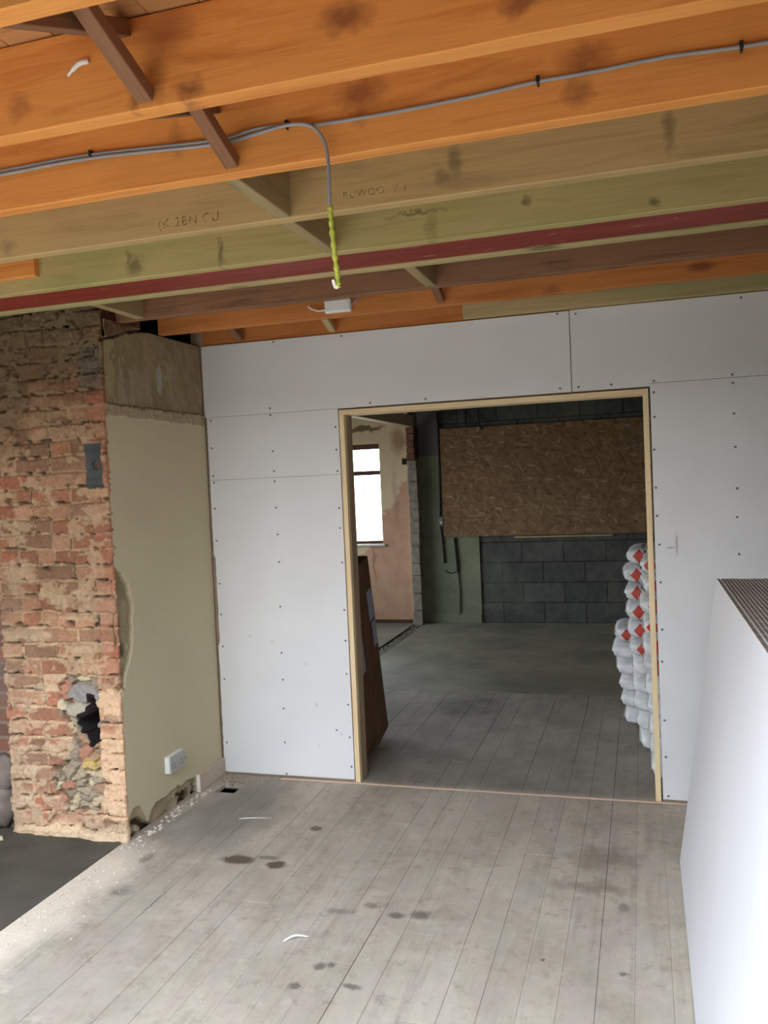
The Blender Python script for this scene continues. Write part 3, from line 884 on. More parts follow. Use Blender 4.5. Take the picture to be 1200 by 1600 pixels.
# ---- painted return wall (side of the chimney breast), x = 0
nu, nvv = 190, 470
U = np.linspace(YB + .004, 0.0, nu)[:, None] * np.ones((1, nvv)); V = np.ones((nu, 1)) * np.linspace(-.01, 2.449, nvv)[None, :]
n1 = fbm(U, V, .3, 161, 5); n2 = fbm(U, V, .06, 171, 4); n3 = fbm(U, V, .018, 181, 3)
H = (n1 - .5) * .004; C = A((204, 194, 162))[None, None] * (1 + (n1[..., None] - .5) * .08)
ed = 2.004 + (n2 - .5) * .03
up = V > ed
C[up] = (A((150, 136, 104)) * (1 + (fbm(U, V * .6, .12, 191, 4)[up] - .5) * .5)[:, None])
H[up] = -.010 + (n2[up] - .5) * .01
pl = up & (fbm(U * 2.2, V * .7, .10, 201, 4) > .57) & (V < 2.30); C[pl] = C[pl] * .5 + A((176, 168, 146)) * .5
led = (V > ed) & (V < 2.062 + (n3 - .5) * .02); C[led] = A((172, 158, 130)); H[led] = .004 + (n3[led] - .5) * .01
ln_ = np.abs(V - 2.062) < .006; C[ln_] *= .75
lt = (U < YB + .10 + (n2 - .5) * .12) & (V > 2.06); C[lt] = A((176, 162, 124)) * .9
for (cy, cz, ry, rz, cc, st) in [(-.44, 2.20, .020, .075, (172, 176, 170), .8), (-.62, 2.17, .07, .09, (160, 148, 126), .7), (-.045, 2.24, .02, .05, (150, 136, 80), .6), (-.38, 2.31, .04, .012, (170, 156, 122), .6), (-.25, 2.12, .10, .05, (156, 144, 122), .6)]:
    q = smooth(1.3, .7, np.hypot((U - cy) / ry, (V - cz) / rz) + (n2 - .5) * 2.2)[..., None] * st; C = C * (1 - q) + A(cc) * q
top_line = np.interp(U[:, 0], [-.95, -.72, -.52, 0], [2.353, 2.425, 2.462, 2.47])[:, None] + (n3 - .5) * .02
ab = V > top_line; C[ab] = A((112, 84, 62)) * (1 + (n2[ab] - .5) * .6)[:, None]; H[ab] = .02 + (n2[ab] - .5) * .04
dkl = (np.abs(V - top_line) < .008) & (U < -.5); C[dkl] *= .3; H[dkl] = -.02
# spalled strip beside the brick corner
wid = np.interp(V[0], [.66, .72, .80, .87, .98, 1.10, 1.20, 1.26, 1.31], [0, .02, .06, .105, .13, .145, .12, .07, 0])[None, :]
ptc = (U < YB + wid + (n2 - .5) * .03 * (wid > .01)) & (V > .68) & (V < 1.30)
C[ptc] = A((158, 146, 116)) * (1 + (n2[ptc] - .5) * .7)[:, None]; H[ptc] = -.018 + (n2[ptc] - .5) * .02
rim = (np.abs(U - (YB + wid)) < .008) & (V > .70) & (V < 1.28); C[rim & ~ptc] = A((206, 190, 156))
hh = np.hypot((U + .885) / .03, (V - .90) / .03) < 1; H[hh] = -.045; C[hh] *= .45
# thin brick-pink reveal running down the corner
cr = (U < YB + .012 + (n2 - .5) * .02) & ~ptc; C[cr] = A((196, 160, 130))
# broken plaster along the floor
bt = np.interp(U[:, 0], [-.95, -.90, -.84, -.77, -.74, -.70, -.5, -.30, -.29, 0], [.07, .13, .13, .03, .075, .095, .095, .095, .0, .0])[:, None]
low = V < bt + (n2 - .5) * .03
C[low] = A((166, 150, 124)) * (1 + (n2[low] - .5) * .6)[:, None]; H[low] = -.012 + (n2[low] - .5) * .02
lo2 = low & (V < bt * .62 + (n1 - .5) * .06) & (fbm(U, V, .11, 231, 3) > .42); H[lo2] = -.05; C[lo2] = A((92, 76, 58))
P = np.stack([H, U, V], -1)
o = field_mesh('wall_return', P, np.clip(C, .01, 1), np.ones((nu - 1, nvv - 1), bool), m_plasrough); struct(o, 'green-cream painted side of the chimney breast')
bk = MB(); bk.box(-.12, -.055, YB + .02, .05, -.1, 2.44); bk.build('backing', plain('dark_masonry_core', lin((90, 74, 60)), .95), o)

w = MB(); w.box(.0, .020, -.297, -.002, .0, .094, .003)
o = struct(w.build('baseboard_left', m_skirt))
w = MB(); w.box(-.001, .0215, -.3005, -.297, 0, .095, .001); w.build('cut_end', plain('white_cut_end', (.8, .78, .7, 1), .7), o)

# ---- double socket on a surface box
so_ = empty('double_socket', (0, -.53, .247))
pb = MB(); pb.box(-.002, .026, -.073, .073, -.043, .043, .003); pb.build('back_box', m_white, so_)
fp = MB(); fp.box(.0258, .034, -.074, .074, -.044, .044, .003); fpo = fp.build('faceplate', plain('shade_grey_faceplate', (.44, .44, .41, 1), .4, var=.03), so_)  # white plate coloured grey to paint in the shade on its front
for yy in (-.045, .03):
    q = MB(); q.box(.0335, .0375, yy, yy + .013, .016, .034, .002); q.build('rocker_switch', fpo.data.materials[0], fpo)
for yy in (-.045, .028):
    q = MB(); q.box(.0335, .0345, yy + .007, yy + .011, -.004, .006); q.box(.0335, .0345, yy - .006, yy + .001, -.021, -.016); q.box(.0335, .0345, yy + .017, yy + .024, -.021, -.016)
    q.build('pin_holes', m_screw, fpo)
for yy in (-.062, .062):
    q = MB(); q.tube([(.0335, yy, 0), (.0348, yy, 0)], .0035, 10); q.build('fixing_screw', m_screw, fpo)
tag(so_, 'white double electrical socket low on the painted side of the chimney breast', 'socket')

# ================================================================== CEILING TIMBERS
def joist(y0, y1, mat, label, x0=J_X0, x1=XR, z0=2.45, z1=2.644, name='ceiling_joist', group=None):
    o = beam(name, (x0, (y0 + y1) / 2, (z0 + z1) / 2), (x1, (y0 + y1) / 2, (z0 + z1) / 2), y1 - y0, z1 - z0, mat, None, .0012)
    tag(o, label, 'joist', group)
    return o
joist(-3.158, -3.112, m_or, 'orange-brown ceiling joist nearest the camera, in the top left corner')
joist(-2.749, -2.703, m_j1, 'orange-brown ceiling joist with a small white clip, second nearest the camera')
joist(-2.345, -2.299, m_j2, 'orange-brown ceiling joist with the grey cable clipped along its face')
joist(-1.945, -1.899, m_j3, 'pale brown treated joist with faint stamped letters on its face')
joist(-1.520, -1.475, m_j4, 'greenish treated joist bolted along the near side of the red steel beam')
joist(-1.243, -1.195, m_gr, 'pale green treated joist along the far side of the red steel beam', x1=XR)
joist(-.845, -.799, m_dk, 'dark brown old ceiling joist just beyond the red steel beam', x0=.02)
joist(-.445, -.399, m_or2, 'orange ceiling joist carrying the white junction box', x0=.0)
joist(.016, .062, m_or2, 'orange-red joist sitting on top of the plasterboard partition', x0=.0, z0=2.452)
joist(-.046, -.002, m_gr, 'short pale green timber fixed along the top right of the partition', x0=1.52, z0=2.4545, z1=2.56, name='wall_plate')

stl = MB()
yA, yB_ = -1.473, -1.245; zb = 2.458; L0, L1 = J_X0 + .02, XR - .005
stl.box(L0, L1, yA, yB_, zb, zb + .014, .002); stl.box(L0, L1, yA, yB_, zb + .165, zb + .179, .002)
stl.box(L0, L1, (yA + yB_) / 2 - .005, (yA + yB_) / 2 + .005, zb + .013, zb + .166)
o = stl.build('steel_beam', m_steel, loc=(0, 0, 0)); tag(o, 'dark red oxide steel beam running across the ceiling between green joists', 'steel beam')

def block(x1, ya, yb, label, mat=m_nog, w_=.045, z0=2.452, z1=2.63):
    o = beam('noggin', (x1 - w_ / 2, ya, (z0 + z1) / 2), (x1 - w_ / 2, yb, (z0 + z1) / 2), w_, z1 - z0, mat, None, .0008)
    tag(o, label, 'noggin')
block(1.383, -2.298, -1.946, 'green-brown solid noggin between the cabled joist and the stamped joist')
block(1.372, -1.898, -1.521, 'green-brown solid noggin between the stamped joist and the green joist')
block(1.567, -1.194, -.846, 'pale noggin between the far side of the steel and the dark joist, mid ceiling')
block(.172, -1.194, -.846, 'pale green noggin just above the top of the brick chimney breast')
o = beam('timber_offcut', (-.35, -1.535, 2.545), (.14, -1.535, 2.545), .028, .085, m_or, None, .001)
tag(o, 'orange timber offcut packed against the green joist at the left edge', 'timber offcut')

def strut(x, ya, yb, label, group=None, mat=m_strut, up=True):
    """herringbone strut in the bay ya..yb; up: high at the near side"""
    za, zb_ = (2.622, 2.474) if up else (2.474, 2.622)
    o = beam('herringbone_strut', (x, ya + .004, za), (x, yb - .004, zb_), .036, .034, mat, None, .0006, (0, 0, 1), .002, .1)
    tag(o, label, 'strut', group)
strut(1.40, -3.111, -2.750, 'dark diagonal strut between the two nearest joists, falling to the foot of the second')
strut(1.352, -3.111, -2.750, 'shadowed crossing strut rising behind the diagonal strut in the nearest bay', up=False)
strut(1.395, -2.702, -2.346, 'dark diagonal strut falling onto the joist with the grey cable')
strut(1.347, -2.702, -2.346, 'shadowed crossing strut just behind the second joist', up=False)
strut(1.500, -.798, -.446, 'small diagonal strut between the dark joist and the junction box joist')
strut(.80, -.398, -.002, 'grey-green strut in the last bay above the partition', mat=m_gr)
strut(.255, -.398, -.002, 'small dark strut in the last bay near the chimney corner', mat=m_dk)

# ink stamps on the treated joist
def stamp(txt, x, z, size, parent_y=-1.9465, c=(72, 50, 40)):
    cu = bpy.data.curves.new('stamp', 'FONT'); cu.body = txt; cu.size = size; cu.extrude = .0001; cu.space_character = 1.15
    tmp = bpy.data.objects.new('tmp', cu); COL.objects.link(tmp)
    dg = bpy.context.evaluated_depsgraph_get(); me = bpy.data.meshes.new_from_object(tmp.evaluated_get(dg))
    bpy.data.objects.remove(tmp)
    me.materials.clear()
    k = NT('faded_ink', .9)
    k.color(lin(c))
    g = k.noise(k.coords(), 60, 3, .7)
    al = k.maskramp(g, .40, .62)
    k.l(k.math('MULTIPLY', al, .33), k.b.inputs['Alpha'])
    o = link('grade_stamp', me, k.m)
    return o, (x, parent_y, z)
j3 = [o for o in COL.objects if o.get('label', '').startswith('pale brown treated joist')][0]
bpy.context.view_layer.update()
for txt, x, z, s in (('(K 2BN CU', .93, 2.474, .040), ('RUWOO  V 1', 1.55, 2.482, .030)):
    o, loc = stamp(txt, x, z, s)
    o.parent = j3
    o.matrix_local = j3.matrix_world.inverted() @ (Matrix.Translation(loc) @ Matrix.Rotation(math.pi / 2, 4, 'X'))

# clip on the second joist
cl = MB(); cl.tube(spline([(1.241 - .03, -2.751, 2.552), (1.225, -2.757, 2.556), (1.245, -2.759, 2.567), (1.265, -2.753, 2.572)], 5), [.0035] * 6 + [.0055] * 10, 8)
o = cl.build('cable_clip', m_wcable, smooth=True); tag(o, 'small curved white clip stuck on the second joist', 'clip')

# ---- cable on the third joist
YC = -2.352
c1 = [(XL + .02, YC, 2.50), (-.4, YC, 2.54), (.681, YC, 2.556), (.994, YC, 2.556), (1.347, YC - .002, 2.536), (1.464, YC - .004, 2.545), (1.568, YC - .004, 2.541), (1.63, YC - .002, 2.531), (1.802, YC, 2.529), (2.0, YC, 2.533), (2.169, YC, 2.541), (2.3, YC, 2.541), (2.447, YC, 2.545), (2.653, YC, 2.538), (XR - .01, YC, 2.55)]
cbm = MB(); cbm.tube(spline(c1, 7), .0048, 8)
cab = cbm.build('electric_cable', m_cable, smooth=True)
for (x, z) in ((.98, 2.556), (1.55, 2.543), (2.17, 2.541), (2.60, 2.538)):
    q = MB(); q.box(x - .004, x + .004, YC - .007, -2.3445, z - .004, z + .012, .001); q.tube([(x, YC - .005, z - .008), (x, -2.344, z - .009)], .002, 6); q.build('clip', m_blackcable, cab)
tag(cab, 'long grey cable clipped along the face of the third joist', 'cable')
c2 = [(XL + .02, YC - .003, 2.485), (-.4, YC - .003, 2.528), (.681, YC - .003, 2.545), (.994, YC - .003, 2.546), (1.347, YC - .003, 2.526), (1.464, YC - .006, 2.532), (1.535, YC - .012, 2.537), (1.59, YC - .013, 2.535), (1.625, YC - .013, 2.520), (1.65, YC - .013, 2.485), (1.659, YC - .013, 2.43), (1.658, YC - .013, 2.36), (1.659, YC - .013, 2.30)]
cbm = MB(); cbm.tube(spline(c2, 7), .0048, 8)
cab2 = cbm.build('hanging_cable', m_cable, smooth=True)
pts = spline([(1.659, YC - .013, 2.325), (1.661, YC - .013, 2.27), (1.667, YC - .015, 2.19), (1.672, YC - .015, 2.135), (1.664, YC - .016, 2.128), (1.659, YC - .016, 2.145)], 8)
mb = MB(); mb.tube(pts[:28], [.0065 + .0022 * math.sin(i * 2.2) for i in range(28)], 8); mb.build('earth_sleeving', m_sleeve, cab2, smooth=True)
mb = MB(); mb.tube(pts[26:], .0045, 8); mb.build('bare_end', m_wcable, cab2, smooth=True)
tag(cab2, 'grey cable bending off the third joist and hanging down with a green and yellow end', 'cable')

# ---- junction box
jb = empty('junction_box', (.998, -.446, 2.495))
mb = MB(); mb.box(-.066, .066, -.030, -.0005, -.031, .031, .004); mb.build('housing', m_white, jb)
mb = MB(); mb.box(-.060, .060, -.034, -.0295, -.026, .026, .002); mb.build('lid', m_white, jb)
mb = MB(); mb.tube(spline([(-.06, -.015, -.012), (-.10, -.02, -.014), (-.135, -.03, -.002), (-.15, -.03, .012)], 6), .0048, 8); mb.build('cable_tail', m_wcable, jb, smooth=True)
mb = MB(); mb.tube(spline([(.06, -.015, -.004), (.09, -.02, .012), (.125, -.012, .055), (.15, -.01, .12)], 6), .004, 8); mb.build('cable_feed', m_cable, jb, smooth=True)
tag(jb, 'small white junction box with a cable tail on the orange joist', 'junction box')

# ================================================================== PLASTERBOARD STACK (right)
NS = 25; TH = .0129
k = NT('sheet_ivory_face', .9)
k.color(k.ramp(k.noise(k.coords(), 2, 3), [(.3, (.70, .70, .715, 1)), (.7, (.74, .74, .755, 1))]))
m_sheet = k.m
k = NT('sheet_long_edge', .95)
k.color(k.ramp(k.noise(k.coords((1, 5, 30)), 6, 5), [(.3, lin((96, 82, 70))), (.7, lin((158, 142, 122)))]))
m_shedge = k.m
ang = math.atan2(.177, 1.182)
def sheet_mesh(i):
    me_mb = MB()
    me_mb.box(0, .0118, -2.4, 0, 0, 1.2 , .0006)
    me = bpy.data.meshes.new('sheet')
    me.from_pydata(me_mb.v, [], me_mb.f); me.update()
    me.materials.append(m_sheet); me.materials.append(m_shedge)
    for p in me.polygons:
        n_ = p.normal
        p.material_index = 0 if n_.x < -.9 or n_.x > .9 else 1
    return me
mesh0 = sheet_mesh(0)
for i in range(NS):
    o = bpy.data.objects.new('plasterboard_sheet', mesh0); COL.objects.link(o)
    jy = 0 if i == 0 else random.uniform(-.012, .004)
    o.rotation_euler = (0, ang, 0)
    gapx = 0.004 if i >= 1 else 0
    o.location = (2.469 + i * TH / math.cos(ang) + gapx, -.668 + jy, .001 + (.0125 * math.sin(ang) if i == 0 else .0125 * math.sin(ang)))
    o['category'] = 'plasterboard sheet'; o['group'] = 'stack of plasterboard sheets leaning against the right wall'
    o['label'] = 'front white plasterboard sheet of the leaning stack at the right' if i == 0 else 'plasterboard sheet behind the front one in the leaning stack, only its brown top edge showing'

# ================================================================== FAR ROOM CONTENTS
# OSB panel
k = NT('oriented_strand_board', .8)
cols = []
tot = None
base = (.34, .215, .11, 1)
acc = k.ramp(k.noise(k.coords(), 2.0, 4), [(.3, lin((126, 100, 74))), (.7, lin((148, 120, 90)))])
for i, rt in enumerate((.25, -.5, 1.1, 2.2, -.1)):
    vo = k.n('ShaderNodeTexVoronoi'); vo.inputs['Scale'].default_value = 1.0
    mp = k.n('ShaderNodeMapping'); tc = k.n('ShaderNodeTexCoord')
    mp.inputs['Rotation'].default_value = (0, rt, 0); mp.inputs['Location'].default_value = (i * 3.3, 0, i * 1.7)
    m2 = k.n('ShaderNodeMapping'); m2.inputs['Scale'].default_value = (15, 1, 46)
    k.l(tc.outputs['Object'], mp.inputs[0]); k.l(mp.outputs[0], m2.inputs[0]); k.l(m2.outputs[0], vo.inputs['Vector'])
    sp = k.n('ShaderNodeSeparateColor'); k.l(vo.outputs['Color'], sp.inputs[0])
    msk = k.maskramp(sp.outputs[0], .62, .66)
    cc = k.ramp(sp.outputs[1], [(0, lin((104, 80, 56))), (.45, lin((138, 110, 80))), (.9, lin((156, 126, 92))), (1, lin((190, 170, 136)))])
    acc = k.mix(acc, cc, k.math('MULTIPLY', msk, .6))
k.color(acc)
w = MB(); w.box(0, 2.60, -.0, .018, 0, 1.22, .001)
o = w.build('chipboard_panel', k.m, loc=(.205, 5.026, .975)); tag(o, 'large brown strand board panel fixed across the far back wall', 'board')
# timber rail under the panel
o = beam('timber_rail', (1.0, 5.045, .955), (2.05, 5.045, .955), .018, .02, m_gr, None, .001); tag(o, 'thin pale timber rail just under the strand board', 'rail')

# cables and switch on the green strip
sw = empty('cable_drop', (.18, 5.04, 1.15))
mb = MB(); mb.tube(spline([(.006, -.004, 1.23), (.005, -.004, .6), (-.006, -.004, .06)], 8), .011, 8); mb.build('cable', m_blackcable, sw, smooth=True)
mb = MB(); mb.tube(spline([(-.006, -.004, -.05), (.01, -.004, -.25), (.018, -.004, -.47)], 6), .011, 8); mb.build('cable', m_blackcable, sw, smooth=True)
mb = MB(); mb.box(-.032, .028, -.022, .002, -.045, .05, .004); mb.build('switch_box', plain('grey_switch_box', (.22, .23, .22, 1), .5), sw)
mb = MB(); mb.box(-.012, .012, -.026, -.021, -.02, .005, .002); mb.build('switch_toggle', m_white, sw)
tag(sw, 'black cable drop with a small grey switch box left of the strand board', 'cable')
mb = MB(); mb.tube(spline([(.325, 5.038, .965), (.34, 5.036, .75), (.352, 5.036, .56), (.365, 5.036, .35), (.352, 5.035, .09)], 8), [.015] * 16 + [.006] * 17, 8)
o = mb.build('wall_cable', m_blackcable, smooth=True); tag(o, 'dark cable running down the green strip from under the strand board', 'cable')
mb = MB(); mb.tube(spline([(.20, 5.037, .60), (.25, 5.034, .565), (.31, 5.034, .575), (.35, 5.035, .63)], 8), .005, 6)
o = mb.build('looped_wire', m_blackcable, smooth=True); tag(o, 'thin dark wire looping between the two cables on the green strip', 'wire')
for (x, l_, lab) in ((.50, .14, 'left short black cable hanging over the top of the strand board'), (.64, .17, 'right short black cable hanging over the top of the strand board')):
    mb = MB(); mb.tube(spline([(x, 5.05, 2.39), (x + .004, 5.045, 2.33), (x + .01 if x < .6 else x + .03, 5.02, 2.39 - l_ * 1.1), (x + .012 if x < .6 else x + .045, 5.018, 2.39 - l_ * 1.4)], 6), .007, 6)
    o = mb.build('hanging_wire', m_blackcable, smooth=True); tag(o, lab, 'cable')
mb = MB(); mb.box(-.24, -.166, 4.985, 5.003, 1.815, 1.885, .004); 
o = mb.build('back_box', plain('black_back_box', (.02, .018, .016, 1), .6)); tag(o, 'black electrical back box in the pink wall beside the toothed blocks', 'electrical box')

# window_1
wf = MB(); mwf = plain('dark_brown_window_frame', lin((84, 62, 52)), .5)
fw_ = .045
wf.box(WX0, WX0 + fw_, 5.10, 5.16, WZ0, WZ1, .003); wf.box(WX1 - .022, WX1, 5.10, 5.16, WZ0, WZ1, .003)
wf.box(WX0, WX1, 5.10, 5.16, WZ1 - .06, WZ1, .003); wf.box(WX0, WX1, 5.10, 5.16, WZ0, WZ0 + .03, .003)
wf.box(WX0, WX1, 5.095, 5.165, 1.715, 1.765, .003); wf.box((WX0 + WX1) / 2 - .02, (WX0 + WX1) / 2 + .02, 5.10, 5.16, WZ0, WZ1, .003)
wfo = wf.build('window_1', mwf); struct(wfo, 'narrow dark-framed window in the pink wall, blown out white')
k = NT('clear_window_glass', .05)
t = k.t; tr = t.nodes.new('ShaderNodeBsdfTransparent'); gl = t.nodes.new('ShaderNodeBsdfGlossy'); gl.inputs['Roughness'].default_value = .03
fr = t.nodes.new('ShaderNodeFresnel'); fr.inputs['IOR'].default_value = 1.45; mx = t.nodes.new('ShaderNodeMixShader')
t.links.new(fr.outputs[0], mx.inputs[0]); t.links.new(tr.outputs[0], mx.inputs[1]); t.links.new(gl.outputs[0], mx.inputs[2])
t.links.new(mx.outputs[0], t.nodes['Material Output'].inputs['Surface'])
m_glass = k.m
mb = MB(); mb.box(WX0 + .02, WX1 - .01, 5.128, 5.132, WZ0 + .02, WZ1 - .02); mb.build('pane', m_glass, wfo)
mb = MB(); mb.box(WX0 - .02, WX1 + .03, 4.975, 5.1, WZ0 - .022, WZ0 - .001, .004); mb.build('window_sill', m_white, wfo)
wf = MB()
for (a, b, c_, d) in ((1.5, 1.55, .6, 2.2), (4.75, 4.8, .6, 2.2), (1.5, 4.8, .6, .65), (1.5, 4.8, 2.15, 2.2), (3.12, 3.18, .6, 2.2)):
    wf.box(XL - .12, XL - .07, a, b, c_, d, .003)
w2 = struct(wf.build('window_2', mwf)); mb = MB(); mb.box(XL - .097, XL - .093, 1.52, 4.78, .62, 2.18); mb.build('pane', m_glass, w2)

# tall cardboard packs leaning on the back of the partition
k = NT('brown_cardboard', .85)
g = k.noise(k.coords(rnd=True), 4, 5); k.color(k.ramp(g, [(.3, lin((88, 62, 44))), (.7, lin((112, 80, 58)))]))
m_card = k.m
m_cardlabel = plain('bluish_paper_label', lin((150, 152, 165)), .8, var=.2, scale=40)
def pack(y0, th, hh, lean, label, labels, wid=.5, x1=.75):
    root = empty('cardboard_pack', (x1, y0, 0)); root.rotation_euler = (lean, 0, 0)
    mb = MB(); mb.box(-wid, 0, 0, th, 0, hh, .004); mb.build('carton', m_card, root)
    mb = MB(); mb.box(-wid + .01, -.01, .02, th - .02, hh - .002, hh + .004, .002); mb.build('end_flap', plain('dark_flap', lin((46, 34, 26)), .9), root)
    for (a, b, c_, d) in labels:
        mb = MB(); mb.box(-.001, .0012, a, b, c_, d, 0); mb.build('paper_label', m_cardlabel, root)
    mb = MB(); mb.box(-.0005, .001, th * .48, th * .52, .05, hh - .05); mb.build('tape_seam', plain('brown_tape', lin((70, 48, 34)), .4), root)
    tag(root, label, 'cardboard box')
pack(.615, .24, 1.17, .238, 'taller dark brown cardboard pack leaning furthest from the doorway jamb', [(.13, .22, .78, .97), (.16, .23, .60, .76)])
pack(.36, .235, .86, .238, 'shorter brown cardboard pack leaning next to the doorway jamb', [(.13, .2, .48, .72)])

# ---- plaster bags
def bag_mesh(seed):
    rs = np.random.RandomState(seed)
    a, b, c_ = .285, .22, .0505
    nlat, nlon = 22, 40; vs = []
    for i in range(nlat + 1):
        t_ = -math.pi / 2 + math.pi * i / nlat
        for j in range(nlon):
            p = 2 * math.pi * j / nlon
            f = lambda v, e: math.copysign(abs(v) ** e, v)
            x = f(math.cos(t_), .32) * f(math.cos(p), .2); y = f(math.cos(t_), .32) * f(math.sin(p), .2); z = f(math.sin(t_), .7)
            vs.append((x, y, z))
    Vv = np.array(vs)
    w1 = fbm(Vv[:, 0] * 3 + seed, Vv[:, 1] * 2 + Vv[:, 2] * 1.7, .5, seed, 4) - .5
    sc = 1 + w1 * .07
    Vv = Vv * np.array([a, b, c_]) * sc[:, None]
    Vv[:, 2] += .004 * np.cos(Vv[:, 0] * 11 + seed) * (Vv[:, 2] > 0)
    fs = [(i * nlon + j, i * nlon + (j + 1) % nlon, (i + 1) * nlon + (j + 1) % nlon, (i + 1) * nlon + j) for i in range(nlat) for j in range(nlon)]
    me = bpy.data.meshes.new('bag_body'); me.from_pydata([tuple(v) for v in Vv], [], fs); me.validate(); me.update()
    for p in me.polygons: p.use_smooth = True
    return me
def bag_mat(name, printed, hue=0):
    k = NT(name, .45)
    g = k.noise(k.coords(rnd=True), 14, 5, .6); g2 = k.noise(k.coords((3, 3, 1), rnd=True), 16, 4)
    c = k.ramp(g, [(.3, lin((205, 206, 206))), (.7, lin((236, 238, 240)))])
    if printed:
        c = k.mix(c, lin((120, 124, 120)), k.math('MULTIPLY', k.maskramp(g, .5, .62), .55))
        sx = k.n('ShaderNodeSeparateXYZ'); k.l(k.coords(), sx.inputs[0])
        ax = k.math('ABSOLUTE', k.math('ADD', sx.outputs['X'], .235 - hue)); az = k.math('ABSOLUTE', k.math('SUBTRACT', sx.outputs['Z'], .002))
        dm = k.math('ADD', k.math('DIVIDE', ax, .044), k.math('DIVIDE', az, .050))
        c = k.mix(c, lin((184, 64, 50)), k.maskramp(dm, .88, .78))
        ax = k.math('ABSOLUTE', k.math('ADD', sx.outputs['X'], .10)); dm = k.math('ADD', k.math('DIVIDE', ax, .05), k.math('DIVIDE', az, .05))
        c = k.mix(c, lin((192, 62, 48)), k.maskramp(dm, 1.05, .95))
        ln_ = k.math('ABSOLUTE', k.math('ADD', k.math('ADD', sx.outputs['X'], .165), k.math('MULTIPLY', sx.outputs['Z'], .55)))
        c = k.mix(c, lin((58, 96, 78)), k.math('MULTIPLY', k.maskramp(ln_, .009, .006), k.maskramp(g2, .42, .5)))
        c = k.mix(c, lin((40, 44, 46)), k.math('MULTIPLY', k.maskramp(k.math('ABSOLUTE', k.math('ADD', sx.outputs['X'], .19)), .006, .003), k.maskramp(g2, .5, .56)))
    k.color(c); k.bump(g, .5, .012)
    return k.m
m_bagp = bag_mat('printed_sack', True); m_bagq = bag_mat('printed_sack_shifted', True, .02); m_bagw = bag_mat('plain_white_sack', False)
m_seam = plain('sack_seam', lin((196, 196, 192)), .7)
bms = [bag_mesh(s) for s in (3, 5, 8, 13)]
bm_mats = {}
def bag(x, y, z, printed, label, mirror=False):
    root = empty('plaster_bag', (x, y, z)); root.rotation_euler = (random.uniform(-.006, .006), random.uniform(-.006, .006), random.uniform(-.05, .05))
    base = random.choice(bms); mt = (random.choice([m_bagp, m_bagq]) if printed else m_bagw)
    key = (base.name, mt.name)
    if key not in bm_mats:
        me = base.copy(); me.materials.append(mt); bm_mats[key] = me
    o = link('sack', bm_mats[key], None, root)
    sb = MB(); sb.box(-.292, -.278, -.17, .17, -.003, .003, .001); sb.build('end_seam', m_seam, root)
    tag(root, label, 'bag', 'sacks of plaster stacked beyond the doorway')
rows = [  # y, count, [x of left edge by height], printed from level
    (.47, 11, lambda z: 2.372 - .028 * min(z, .9) / .9, 5, 'nearest column by the right jamb'),
    (.96, 11, lambda z: np.interp(z, [0, .66, .98, 1.16], [2.310, 2.272, 2.246, 2.268]), 5, 'middle tall column'),
    (1.45, 6, lambda z: np.interp(z, [0, .5, .62], [2.228, 2.156, 2.17]), 5, 'furthest short column'),
]
ordn = ['bottom', 'second', 'third', 'fourth', 'fifth', 'sixth', 'seventh', 'eighth', 'ninth', 'tenth', 'top']
for (y, n_, fx, pr, lab) in rows:
    dz = .1085 if n_ > 6 else .1065
    for i in range(n_):
        z = .058 + i * dz
        printed = i >= pr
        nm = 'top' if i == n_ - 1 else ordn[i]
        jit = random.uniform(-.008, .008)
        bag(fx(z) + .285 + jit, y, z, printed, '%s %s sack in the %s of stacked plaster bags' % (nm, 'red-printed' if printed else 'plain white', lab))

# ================================================================== SMALL DEBRIS
def chips(name, specs, mat):
    mb = MB()
    for (x, y, z, r) in specs:
        n_ = 6; vs = [(x + random.uniform(-.2, .2) * r, y, z + r * random.uniform(.4, .9))]
        a0 = random.uniform(0, 6)
        for i in range(n_):
            a = a0 + i * math.pi * 2 / n_; rr = r * random.uniform(.6, 1.2)
            vs.append((x + rr * math.cos(a), y + rr * math.sin(a), z + r * random.uniform(0, .3)))
        for i in range(n_):
            vs.append((vs[1 + i][0], vs[1 + i][1], z - .002))
        fs = [(0, 1 + i, 1 + (i + 1) % n_) for i in range(n_)] + [(1 + i, 1 + n_ + i, 1 + n_ + (i + 1) % n_, 1 + (i + 1) % n_) for i in range(n_)]
        mb.add(vs, fs)
    return mb.build(name, mat)
sp = []
for i in range(420):
    t = random.random(); y = -.96 - 1.25 * t
    sp.append((-.015 + abs(random.gauss(0, .10)), y + random.uniform(-.03, .03), 0, random.choice([.002, .003, .004, .006])))
o = chips('mortar_crumbs', sp, m_rub); tag(o, 'pale mortar crumbs scattered on the boards beside the hearth slab', 'rubble', kind='stuff')
sp = [(random.uniform(.02, .80), random.uniform(-.011, -.002), 0, random.choice([.002, .003, .005])) for _ in range(260)] + [(random.uniform(.02, .3), random.uniform(-.16, -.01), 0, random.choice([.003, .005, .009])) for _ in range(90)] + [(random.uniform(.86, 2.36), random.uniform(.0, .06), 0, .004) for _ in range(60)]
o = chips('plaster_debris', sp, plain('brown_debris', lin((150, 134, 118)), .95, var=.4, scale=9)); tag(o, 'brown dirt and plaster debris along the foot of the partition', 'rubble', kind='stuff')
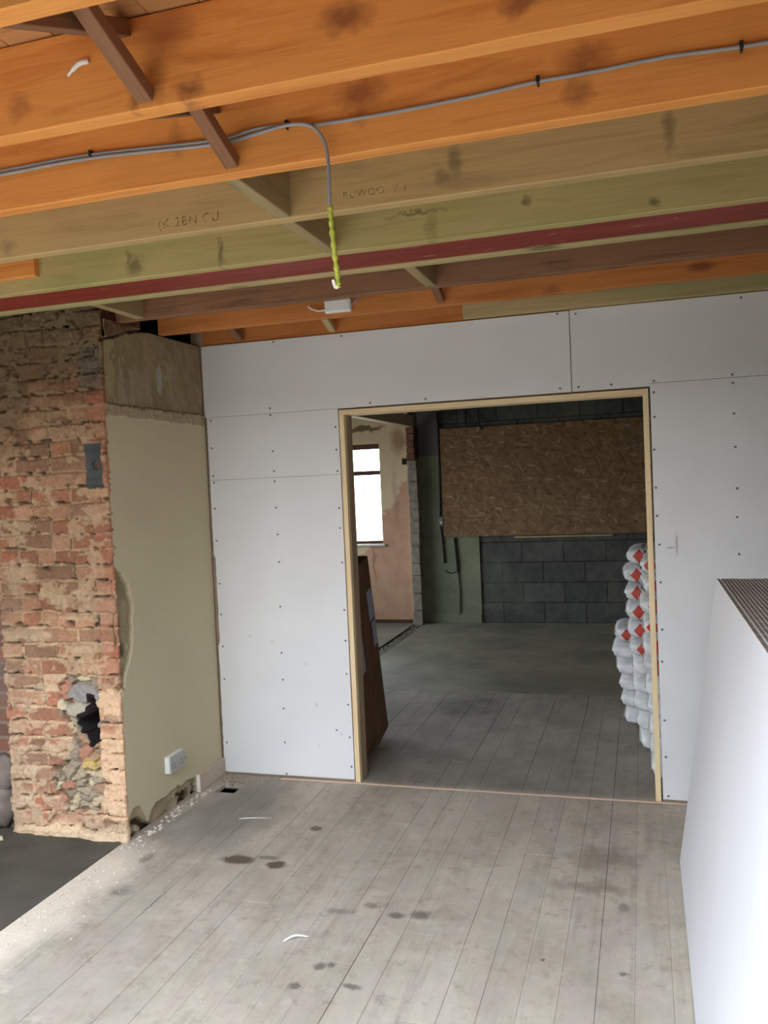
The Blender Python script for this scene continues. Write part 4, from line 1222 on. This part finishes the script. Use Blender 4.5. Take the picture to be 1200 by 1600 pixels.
sp = [(random.uniform(.012, .075), random.uniform(-.93, -.25), 0, random.choice([.002, .003, .004, .006, .010])) for _ in range(170)]
o = chips('skirting_debris', sp, m_rub); tag(o, 'broken plaster lumps along the foot of the painted chimney side', 'rubble', kind='stuff')
sp = [(random.uniform(.4, 2.4), random.uniform(-2.4, -.3), 0, random.choice([.0015, .002, .003])) for _ in range(120)]
o = chips('floor_grit', sp, m_rub); tag(o, 'fine pale grit scattered over the near floorboards', 'grit', kind='stuff')
sp = [(random.uniform(-.17, .0), random.uniform(2.2, 4.95), -.012, random.choice([.008, .012, .02])) for _ in range(160)]
o = chips('channel_rubble', sp, m_conc); tag(o, 'dark rubble lying in the channel on the far room floor', 'rubble', kind='stuff')
# dark pack of dirt under the hole in the floor edge
mb = MB(); mb.tube(spline([(1.075, -1.60, .002), (1.11, -1.565, .009), (1.16, -1.552, .003)], 6), [.001, .003, .004, .004, .004, .0045, .0045, .004, .004, .004, .003, .002, .001], 6)
o = mb.build('plaster_splinter', m_white, smooth=True); tag(o, 'small curved white splinter lying on the near floorboards', 'debris')
mb = MB(); mb.tube(spline([(.40, -.60, .002), (.46, -.585, .004), (.56, -.56, .002)], 6), [.001, .002, .002, .003, .003, .003, .003, .003, .002, .002, .002, .001, .001], 6)
o = mb.build('paint_scraping', m_wcable, smooth=True); tag(o, 'thin pale scraping lying on the dark damp boards by the chimney side', 'debris')
mb = MB(); n_ = 9
vs = []
for i in range(n_):
    a = 2 * math.pi * i / n_; vs.append((.034 * math.cos(a) * random.uniform(.7, 1.1), .022 * math.sin(a) * random.uniform(.7, 1.1), 0))
vs += [(v[0] * .8, v[1] * .8, .012 + random.uniform(-.004, .004)) for v in vs[:n_]]
mb.add(vs, [tuple(range(n_)), tuple(range(n_, 2 * n_))] + [(i, (i + 1) % n_, n_ + (i + 1) % n_, n_ + i) for i in range(n_)])
o = mb.build('stone_chip', plain('pale_green_chip', lin((188, 190, 150)), .9), loc=(-.665, -1.045, -.001)); tag(o, 'pale greenish stone chip on the hearth at the left edge', 'debris')
